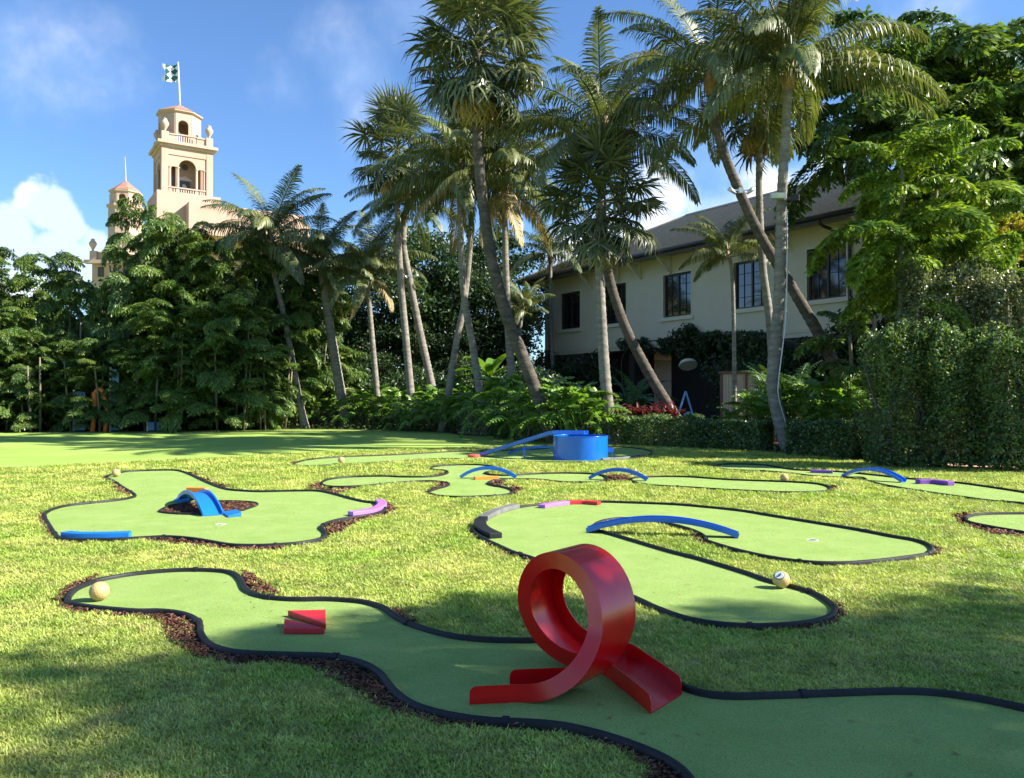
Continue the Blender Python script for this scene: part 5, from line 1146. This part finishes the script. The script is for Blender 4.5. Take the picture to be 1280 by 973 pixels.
# dense understory shrubs joined to nothing: each is a thing
SH = {}
for k in range(3):
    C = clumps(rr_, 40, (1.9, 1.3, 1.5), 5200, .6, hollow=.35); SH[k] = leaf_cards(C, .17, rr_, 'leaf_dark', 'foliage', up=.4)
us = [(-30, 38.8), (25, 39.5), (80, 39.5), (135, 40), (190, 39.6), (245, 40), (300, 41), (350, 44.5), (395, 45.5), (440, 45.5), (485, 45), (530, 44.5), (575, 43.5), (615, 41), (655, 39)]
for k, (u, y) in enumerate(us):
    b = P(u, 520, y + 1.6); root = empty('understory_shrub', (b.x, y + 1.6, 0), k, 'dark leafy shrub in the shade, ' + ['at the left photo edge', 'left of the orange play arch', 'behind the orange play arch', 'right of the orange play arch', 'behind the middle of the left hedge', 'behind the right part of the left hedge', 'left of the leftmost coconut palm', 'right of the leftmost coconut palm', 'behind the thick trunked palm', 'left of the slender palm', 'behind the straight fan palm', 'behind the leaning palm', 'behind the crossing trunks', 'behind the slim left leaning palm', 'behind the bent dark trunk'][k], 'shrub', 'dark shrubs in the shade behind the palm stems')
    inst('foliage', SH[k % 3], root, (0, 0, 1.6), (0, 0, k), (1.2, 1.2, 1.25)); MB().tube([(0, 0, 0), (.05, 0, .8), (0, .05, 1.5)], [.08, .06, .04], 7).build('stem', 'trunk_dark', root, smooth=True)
wl = [Vector((6.7 * BK, 34 * BK, 0)) + Vector((.555, -.832, 0)) * s * BK + Vector((-.832, -.555, 0)) * o for s, o in ((-8.5, .9), (-6.3, 1.1), (-4.2, 1.0), (5.2, 1.1), (6.9, 1.2), (8.6, 1.2))]
for k, p in enumerate(wl):
    root = empty('understory_shrub', p, k, 'dark shrub against the lower wall of the building, ' + ['at its far left corner', 'under the first window', 'under the second window', 'behind the cabinet', 'left of the arching palm foot', 'under the right window'][k], 'shrub', 'dark shrubs against the building')
    inst('foliage', SH[k % 3], root, (0, 0, 2.4), (0, 0, k * 2), (1.4, 1.3, 1.65)); MB().tube([(0, 0, 0), (.05, 0, .8), (0, .05, 1.5)], [.08, .06, .04], 7).build('stem', 'trunk_dark', root, smooth=True)
C = clumps(rr_, 46, (4.6, .45, .42), 9000, .35, hollow=.1); vine = leaf_cards(C, .13, rr_, 'leaf_dark', 'foliage', up=.3)
p = Vector((6.7 * BK, 34 * BK, 0)) + Vector((.555, -.832, 0)) * 1.7 + Vector((-.832, -.555, 0)) * .4
vr = empty('climbing_vine', p, math.atan2(-.832, .555), 'dark vine draped along the beam over the porch opening', 'vine'); inst('foliage', vine, vr, (0, 0, 4.9), (0, 0, 0), (1.45, 1.3, 1.8)); MB().tube(catmull([(-5.4, 0, 0), (-5.4, -.1, 1.8), (-5.2, 0, 4.8), (0, 0, 5.2), (5.8, 0, 5.1)], n=6), .04, 6).build('stem', 'trunk_dark', vr, smooth=True)
# areca palms against the building
AR = [coconut_frond(90 + k, 2.2, e, d, 'leaf_mid', npair=24, ll=.5, w=.045, hang=.35) for k, (e, d) in enumerate([(1.35, .9), (1.1, 1.2), (.8, 1.3)])]
for k, (u, y, lab) in enumerate([(725, 36, 'below the first window'), (790, 34, 'left of the porch opening'), (985, 27.5, 'right of the nearest palm trunk'), (1025, 26.5, 'at the foot of the arching palm'), (966, 28.8, 'right of the beige cabinet'), (665, 37, 'left of the building corner'), (1090, 24.0, 'at the left end of the boxy hedge')]):
    b = P(u, 520, y); root = empty('areca_palm', (b.x, y, 0), 0, 'bushy dark areca palm ' + lab, 'palm clump', 'areca palms by the building')
    for j in range(14):
        r = random.Random(k * 50 + j); inst('frond', AR[j % 3], root, (r.uniform(-.2, .2), r.uniform(-.2, .2), r.uniform(.2, 1.3)), (0, 0, j * 2.4), r.uniform(.8, 1.15))
    for j in range(4): MB().tube([(.1 * j - .15, .05 * (j % 2), 0), (.13 * j - .2, .05, 1.5)], [.04, .03], 7).build('stem', 'trunk_cane', root, smooth=True)

# --- philodendrons with big split leaves
def philo_leaf(seed):
    r = np.random.default_rng(seed); V = []; T = []; L_ = .62; n = 7
    pet = [np.array([0, 0, 0]), np.array([.22, 0, .38]), np.array([.50, 0, .60])]
    for a, b in zip(pet, pet[1:]):
        o = len(V); d = nrm(b - a); s = np.array([0, .014, 0]); u = np.cross(d, s)
        V += [a + s, a - s * .5 + u, a - s * .5 - u, b + s, b - s * .5 + u, b - s * .5 - u]
        for j in range(3): k = (j + 1) % 3; T += [(o + j, o + k, o + 3 + k), (o + j, o + 3 + k, o + 3 + j)]
    def mid(s): return pet[2] + np.array([L_ * s * (1 - .12 * s), 0, .05 * s - .34 * s * s])
    for k in range(n + 1):
        s = k / n * .92; p = mid(s); q = mid(min(1, s + .11))
        for g in (-1, 1):
            a = math.radians(118 - 95 * s); l = L_ * (.50 - .26 * abs(s - .25) - .12 * s) * r.uniform(.85, 1.1); d = np.array([math.cos(a), g * math.sin(a), -.30 + r.normal() * .08]); o = len(V); pw = np.array([.028, 0, 0])
            V += [p - pw, q + pw * .6, p + d * l * .55 + np.array([.050, 0, .012]), p + d * l * .55 - np.array([.036, 0, -.0]), p + d * l + np.array([.014, 0, -.02])]
            T += [(o, o + 1, o + 2), (o, o + 2, o + 3), (o + 3, o + 2, o + 4)]
    for k in range(5):      # the undivided blade along the midrib
        a, b = mid(k / 5), mid((k + 1) / 5); wa, wb = .11 * math.sin(math.pi * (.25 + .7 * k / 5)), .11 * math.sin(math.pi * (.25 + .7 * (k + 1) / 5)); o = len(V)
        V += [a + [0, wa, .012], a, a - [0, wa, -.012], b + [0, wb, .012], b, b - [0, wb, -.012]]; T += [(o, o + 1, o + 4), (o, o + 4, o + 3), (o + 1, o + 2, o + 5), (o + 1, o + 5, o + 4)]
    o = len(V); V += [mid(.9) + [0, .05, 0], mid(.9) - [0, .05, 0], mid(1.08)]; T += [(o, o + 1, o + 2)]
    return npmesh('leaf', V, T, 'leaf_philodendron')
PL = [philo_leaf(k) for k in range(4)]
def philo(u, vb, y, label, sc=1.0, n=26, h=.8, seed=0, w=1.0):
    r = random.Random(seed); b = P(u, vb, y); root = empty('philodendron', (b.x, y, 0), 0, label, 'shrub', 'philodendrons along the planting bed')
    for k in range(n):
        s = (k + .5) / n; a = k * 2.4; tilt = math.radians(-46 + 58 * s) + r.uniform(-.38, .38); rad = .55 * s * w
        q = (Matrix.Rotation(a, 3, 'Z') @ Matrix.Rotation(tilt, 3, 'Y') @ Matrix.Rotation(r.uniform(-.4, .4), 3, 'X')).to_euler()
        inst('leaf', PL[k % 4], root, (rad * math.cos(a), rad * math.sin(a), h * (1.05 - .75 * s) * sc), q, sc * r.uniform(.78, 1.1))
    MB().tube([(0, 0, 0), (.08, 0, h * .5), (0, .05, h)], [.09, .08, .05], 8).build('stem', 'trunk_dark', root, smooth=True)
ph = [(398, 44, .95, 'at the left end of the row, beside the leftmost palm'), (420, 43.6, 1.1, 'below the thick trunked palm'), (452, 43.4, 1.35, 'left of the slender palm foot'), (474, 42.8, 1.4, 'in front of the slender palm foot'), (498, 42.3, 1.35, 'left of the straight fan palm foot'),
      (520, 41.8, 1.3, 'in front of the straight fan palm foot'), (545, 40.5, 1.35, 'in front of the leaning palm foot'), (570, 40.5, 1.7, 'tallest of the row, left of the crossing trunks'), (555, 37.5, 1.1, 'low one in front of the tallest'), (535, 38, 1.0, 'low one left of centre'), (512, 39.5, 1.0, 'low front one under the straight fan palm'),
      (596, 36.5, 1.3, 'behind the slim left leaning palm'), (622, 33.5, 1.35, 'left of the bent dark trunk'), (640, 31, 1.3, 'in the shade left of the bent dark trunk'), (660, 29.5, 1.15, 'under the bent dark trunk'), (708, 28, 1.15, 'bright one right of the bent dark trunk'), (728, 27.5, 1.15, 'bright one left of the pale ringed trunk'),
      (690, 29.3, 1.2, 'between the bent and the pale trunk'), (745, 28.6, 1.0, 'behind the pale ringed trunk'), (912, 27.5, .66, 'in front of the beige cabinet'), (952, 26.4, .85, 'right of the beige cabinet'), (950, 27.2, 1.0, 'left of the nearest palm trunk'), (1012, 26.4, 1.1, 'right of the nearest palm trunk'), (1035, 24.8, 1.25, 'left of the arching palm foot'), (1060, 23.6, 1.0, 'beside the boxy hedge'), (1042, 23.8, .85, 'low one right of the nearest palm foot')]
for k, (u, y, sc, lab) in enumerate(ph): philo(u, 520, y + (.55 if k % 2 else -.35) * (y > 30), 'philodendron with glossy split leaves, ' + lab, sc=sc * (.88 if y > 36 else 1), n=34, h=.85, seed=k, w=1.25)
# banana like plant
def big_leaf_plant():
    b = P(612, 470, 41); root = empty('banana_plant', (b.x, 41, 0), 0, 'broad pale leaves of a banana like plant behind the slim leaning trunk', 'plant')
    for k, (a, t, l) in enumerate([(.2, .5, 1.8), (2.9, .4, 1.9), (1.4, .9, 1.7), (4.5, .6, 1.6), (-.6, .9, 1.9), (3.6, 1.1, 1.5)]):
        mb = MB(); n = 9; z0 = 2.6
        for i in range(n + 1):
            s = i / n; x = l * s * math.cos(t * (1 - s)); z = z0 + l * .9 * math.sin(min(1.6, s * 1.7)) * math.sin(t) * 1.1 - s * s * .4; w = .34 * math.sin(math.pi * min(1, .06 + s * .94)) ** .6
            mb.v += [(x * math.cos(a) - w * math.sin(a), x * math.sin(a) + w * math.cos(a), z + .10), (x * math.cos(a), x * math.sin(a), z), (x * math.cos(a) + w * math.sin(a), x * math.sin(a) - w * math.cos(a), z + .10)]
            if i: o = 3 * (i - 1); mb.f += [(o, o + 1, o + 4, o + 3), (o + 1, o + 2, o + 5, o + 4)]
        mb.build('leaf', 'leaf_bright', root)
    MB().tube([(0, 0, 0), (0, 0, 1.4), (.05, 0, 2.7)], [.14, .12, .06], 10).build('stem', 'petiole', root, smooth=True)
big_leaf_plant()

# --- clipped hedges and ground cover
def box_leaves(r, sx, sy, sz, n, wob=.08, edge=.85):
    C = r.uniform(-1, 1, (n, 3)); ax = r.integers(0, 3, n); s = np.sign(r.normal(size=n)); shell = r.random(n) < edge
    for a in range(3): k = shell & (ax == a); C[k, a] = s[k] * r.uniform(.88, 1.0, k.sum())
    C = C * np.array([sx, sy, sz]); rad = 1 + wob * np.sin(C[:, 0] * 5 + C[:, 2] * 3) + wob * r.normal(size=n) * .5; C[:, 2] = (C[:, 2] + sz) * rad; C[:, 1] *= rad; return C
def hedge(name, a, b, depth, h, m, label, cat='hedge', group=None, leaf=.10, n=7000, seed=0):
    a, b = Vector(a), Vector(b); c = (a + b) / 2; L_ = (b - a).length; rz = math.atan2(b.y - a.y, b.x - a.x); r = np.random.default_rng(seed)
    root = empty(name, (c.x, c.y, 0), rz, label, cat, group); me = leaf_cards(box_leaves(r, L_ / 2, depth / 2, h / 2, n), leaf, r, m, 'foliage', up=.35); inst('foliage', me, root)
    st = MB(); k = max(2, int(L_ / .5))
    for i in range(k): x = -L_ / 2 + L_ * (i + .5) / k; st.tube([(x, 0, 0), (x + R.uniform(-.1, .1), 0, h * .5), (x + R.uniform(-.15, .15), 0, h * .85)], [.03, .022, .012], 5)
    tag(st.build('stem', 'trunk_dark', root), kind='stuff')
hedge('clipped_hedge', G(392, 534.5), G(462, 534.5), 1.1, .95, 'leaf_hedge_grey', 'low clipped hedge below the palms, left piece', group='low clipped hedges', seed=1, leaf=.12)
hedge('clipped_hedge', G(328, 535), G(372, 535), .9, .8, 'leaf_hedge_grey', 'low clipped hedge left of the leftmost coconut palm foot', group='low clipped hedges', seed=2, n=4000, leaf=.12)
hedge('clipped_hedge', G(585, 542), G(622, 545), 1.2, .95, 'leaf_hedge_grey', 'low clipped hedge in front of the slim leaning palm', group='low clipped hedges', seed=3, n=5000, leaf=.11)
hedge('clipped_hedge', G(470, 535.5), G(585, 540), 1.0, .55, 'leaf_hedge', 'knee high dark hedge strip at the lawn edge, centre', group='low clipped hedges', seed=4, n=7000, leaf=.11)
hedge('clipped_hedge', G(628, 548), G(690, 552.5), .9, .7, 'leaf_hedge', 'dark hedge strip below the bent trunk', group='low clipped hedges', seed=5, n=7000)
hedge('clipped_hedge', G(694, 553), G(765, 556), .9, .7, 'leaf_hedge', 'dark hedge strip behind the blue drum', group='low clipped hedges', seed=6, n=7500)
hedge('clipped_hedge', G(768, 555.5), G(872, 559), 1.3, .95, 'leaf_hedge', 'long dark hedge in front of the red leaved plants', group='low clipped hedges', seed=7, n=13000)
hedge('clipped_hedge', G(876, 559.5), G(958, 563), 1.2, .85, 'leaf_hedge', 'long dark hedge left of the nearest palm foot', group='low clipped hedges', seed=8, n=13000)
hedge('clipped_hedge', G(1000, 568.5), G(1082, 573), 1.6, .9, 'leaf_hedge', 'dark hedge right of the nearest palm foot', group='low clipped hedges', seed=9, n=13000)
hedge('clipped_hedge', G(1120, 579), G(1085, 571), .8, 1.2, 'leaf_hedge', 'dark hedge piece beside the tall boxy hedge', group='low clipped hedges', seed=10, n=6000)
# tall boxy hedge at right: separate shrubs
def bigshrub(u, y, h, w, d, m, label, seed, n=26000, base=.12):
    r = np.random.default_rng(seed); b = P(u, 580, y); C = box_leaves(r, w / 2, d / 2, h / 2, n, wob=.05, edge=.72); C[:, 2] = base + C[:, 2] * (h - base) / h
    C[:, 1] += .16 * np.sin(C[:, 0] * 3.1 + seed) * np.sin(C[:, 2] * 2.6 + seed * 2); C[:, 0] += .12 * np.sin(C[:, 2] * 3.3 + seed); C[:, 2] *= 1 + .05 * np.sin(C[:, 0] * 4 + seed * 3) + .03 * np.sin(C[:, 0] * 11 + C[:, 1] * 7)
    k = np.sin(C[:, 0] * 2.3 + seed) * np.sin(C[:, 2] * 2.0 + seed) ; keep = (r.random(n) < .62 + .38 * k) & ((C[:, 2] > .5) | (r.random(n) < .55)); C = C[keep]
    for q in range(16):      # loose shoots standing out of the clipped top
        k = r.integers(120, 260); x0, y0 = r.uniform(-w * .5, w * .5), r.uniform(-d * .5, d * .4); hh = r.uniform(.15, .55); t = r.random(k)
        C = np.concatenate([C, np.stack([x0 + r.normal(0, .10, k) * (1.2 - t) + .15 * t, y0 + r.normal(0, .10, k) * (1.2 - t), h - .15 + hh * t], 1)])
    root = empty('hedge_shrub', (b.x, y, 0), 0, label, 'shrub', 'tall clipped shrubs at the right'); inst('foliage', leaf_cards(C, .085, r, m, 'foliage', up=.3, aspect=.55), root)
    q = random.Random(seed)
    for j in range(5):
        x = q.uniform(-w * .35, w * .35); MB().tube([(x, 0, 0), (x + q.uniform(-.2, .2), q.uniform(-.2, .2), h * .4), (x + q.uniform(-.4, .4), q.uniform(-.3, .3), h * .8)], [.05, .04, .02], 6).build('stem', 'trunk_dark', root, smooth=True)
bigshrub(1128, 18.6, 3.05, 1.35, 1.3, 'leaf_hedge', 'tall clipped shrub at the left end of the hedge, slightly shaggy top', 21, base=.06)
bigshrub(1192, 18.2, 2.95, 1.25, 1.3, 'leaf_hedge', 'tall clipped shrub second from the left in the hedge', 22)
bigshrub(1262, 17.7, 2.85, 1.35, 1.4, 'leaf_hedge', 'tall clipped shrub at the right photo edge', 23)
bigshrub(1345, 17.4, 2.85, 1.5, 1.4, 'leaf_hedge', 'tall clipped shrub mostly cut off by the photo edge', 24)
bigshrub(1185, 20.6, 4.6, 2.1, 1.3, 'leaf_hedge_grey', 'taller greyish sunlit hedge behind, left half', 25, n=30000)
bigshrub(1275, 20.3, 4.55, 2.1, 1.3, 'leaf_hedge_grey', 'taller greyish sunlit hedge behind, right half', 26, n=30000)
for k, (u, v, y, s) in enumerate(((1255, 300, 25, .42), (1205, 345, 23.5, .26))):
    C = clumps(rr_, 26, (3.3, 2.4, 3.0), 3200, .8, hollow=.3); t = P(u, v, y); root = empty('yellow_leaved_shrub', (t.x, y, 0), 0, ['yellow and orange leaved shrub at the right edge above the hedge', 'bright yellow leaved sprig above the middle of the hedge'][k], 'shrub')
    inst('foliage', leaf_cards(C, .42, rr_, 'leaf_yellow', 'foliage', up=.3), root, (0, 0, t.z), (0, 0, 0), (s, s, s)); MB().tube(catmull([(0, 0, 0), (.1, 0, t.z * .5), (0, 0, t.z)], n=5), .06, 7).build('stem', 'trunk_cane', root, smooth=True)
# little ground cover tufts along the bed edge
def cover():
    r = np.random.default_rng(77); Cs = []
    e = [Vector((p.x, p.y, 0)) for p in bed_edge[2:12]]
    for p, q in zip(e, e[1:]):
        L_ = (q - p).length; k = int(L_ * 60); t = r.random(k)[:, None]; c = np.array(p)[None] * (1 - t) + np.array(q)[None] * t
        hh = .10 + .16 * (np.sin(t * 37 + p.x) > -.2); Cs.append(c + np.stack([r.normal(0, .12, k), r.normal(.25, .16, k), r.uniform(0, 1, k) * hh[:, 0]], 1))
    tag(link('ground_cover', leaf_cards(np.concatenate(Cs), .10, r, 'leaf_mid', 'ground_cover', up=.5)), kind='stuff')
cover()
# red leaved plants
def ti_leaf():
    mb = MB(); n = 5
    for i in range(n + 1): s = i / n; w = .055 * math.sin(math.pi * min(1, .1 + .9 * s)); x = .5 * s; z = .42 * s - .28 * s * s; mb.v += [(x, w, z + .02), (x, 0, z), (x, -w, z + .02)]
    for i in range(n): o = 3 * i; mb.f += [(o, o + 1, o + 4, o + 3), (o + 1, o + 2, o + 5, o + 4)]
    me = bpy.data.meshes.new('leaf'); me.from_pydata(mb.v, [], mb.f); me.materials.append(MT['leaf_red']); return me
TL = ti_leaf()
for k in range(9):
    u = 772 + 8.8 * k; y = 28.2 + .2 * (k % 2); b = P(u, 520, y); r = random.Random(k); root = empty('ti_plant', (b.x, y, 0), 0, 'dark red leaved plant in the row between the two palm trunks', 'plant', 'red leaved plants in a row')
    MB().tube([(0, 0, 0), (.02, 0, .9)], [.03, .02], 6).build('stem', 'trunk_dark', root)
    for j in range(20): inst('leaf', TL, root, (0, 0, .45 + .045 * j * .8), (0, math.radians(r.uniform(-40, 15)), j * 2.4), r.uniform(.8, 1.15))
# --- glimpses through the left hedge
def play():
    b = P(124, 530, 38.0); r = empty('playground_arch', (b.x, 38.0, 0), 0, 'orange play equipment glimpsed between the hedge stems', 'play equipment')
    for k, (x0, x1) in enumerate(((-.32, -.30), (.28, .10))): MB().tube(catmull([(x0, 0, 0), (x0 + .1, 0, 1.1), (x1 + .05, 0, 1.9)], n=5), .11, 10).build('post', 'orange_foam', r, smooth=True)
    MB().tube(catmull([(-.25, 0, 1.8), (0, 0, 2.05), (.25, 0, 1.8)], n=5), .10, 10).build('arch', 'orange_foam', r, smooth=True)
    for k, (u, vb, w, h, lab) in enumerate(((100, 533, .5, 1.9, 'left of the orange one'), (144, 480, .35, 3.0, 'right of the orange one'), (196, 530, .8, .45, 'low down by the lawn'))):
        b = P(u, vb, 38.6); q = empty('playground_toy', (b.x, 38.6, 0), 0, 'pale blue play panel glimpsed through the hedge, ' + lab, 'play equipment', 'blue play panels'); MB().box(-w / 2, w / 2, -.04, .04, .05, h).build('panel', 'pale_blue', q, bevel=.02); MB().bar((-w / 2 - .05, 0, 0), (-w / 2 - .05, 0, h + .1), .07).build('post', 'white', q)
play()
# --- trees standing to the right of the photo whose shade lies across the foreground
for k, (x, y, h, s, kd) in enumerate([(14.0, 2.0, 9.4, .70, 'dark0'), (18.8, 2.2, 11.2, .56, 'mid1'), (16.0, 4.6, 8.3, .40, 'thin2'), (10.2, .35, 8.6, .66, 'thin1'), (10.2, 2.8, 9.2, .24, 'thin0'), (12.2, 4.3, 8.8, .16, 'mid2'), (14.9, 1.7, 8.4, .62, 'dark1'), (12.6, 2.7, 9.3, .42, 'dark2')]):
    root = empty('shade_tree', (x, y, 0), k, 'broadleaf tree out of view at right, shading ' + ['the foreground green', 'the lawn at lower right', 'the lawn right of the hairpin green', 'the lower left lawn', 'a patch left of the mulch', 'a patch behind the red loop', 'the right part of the foreground green', 'the red loop'][k], 'tree', 'trees casting the foreground shade')
    inst('crown', BL[kd], root, (0, 0, h), (0, 0, k), (s, s, s * .8)); branchy(root, h + .6, 2.0 * s, .18, seed=40 + k)
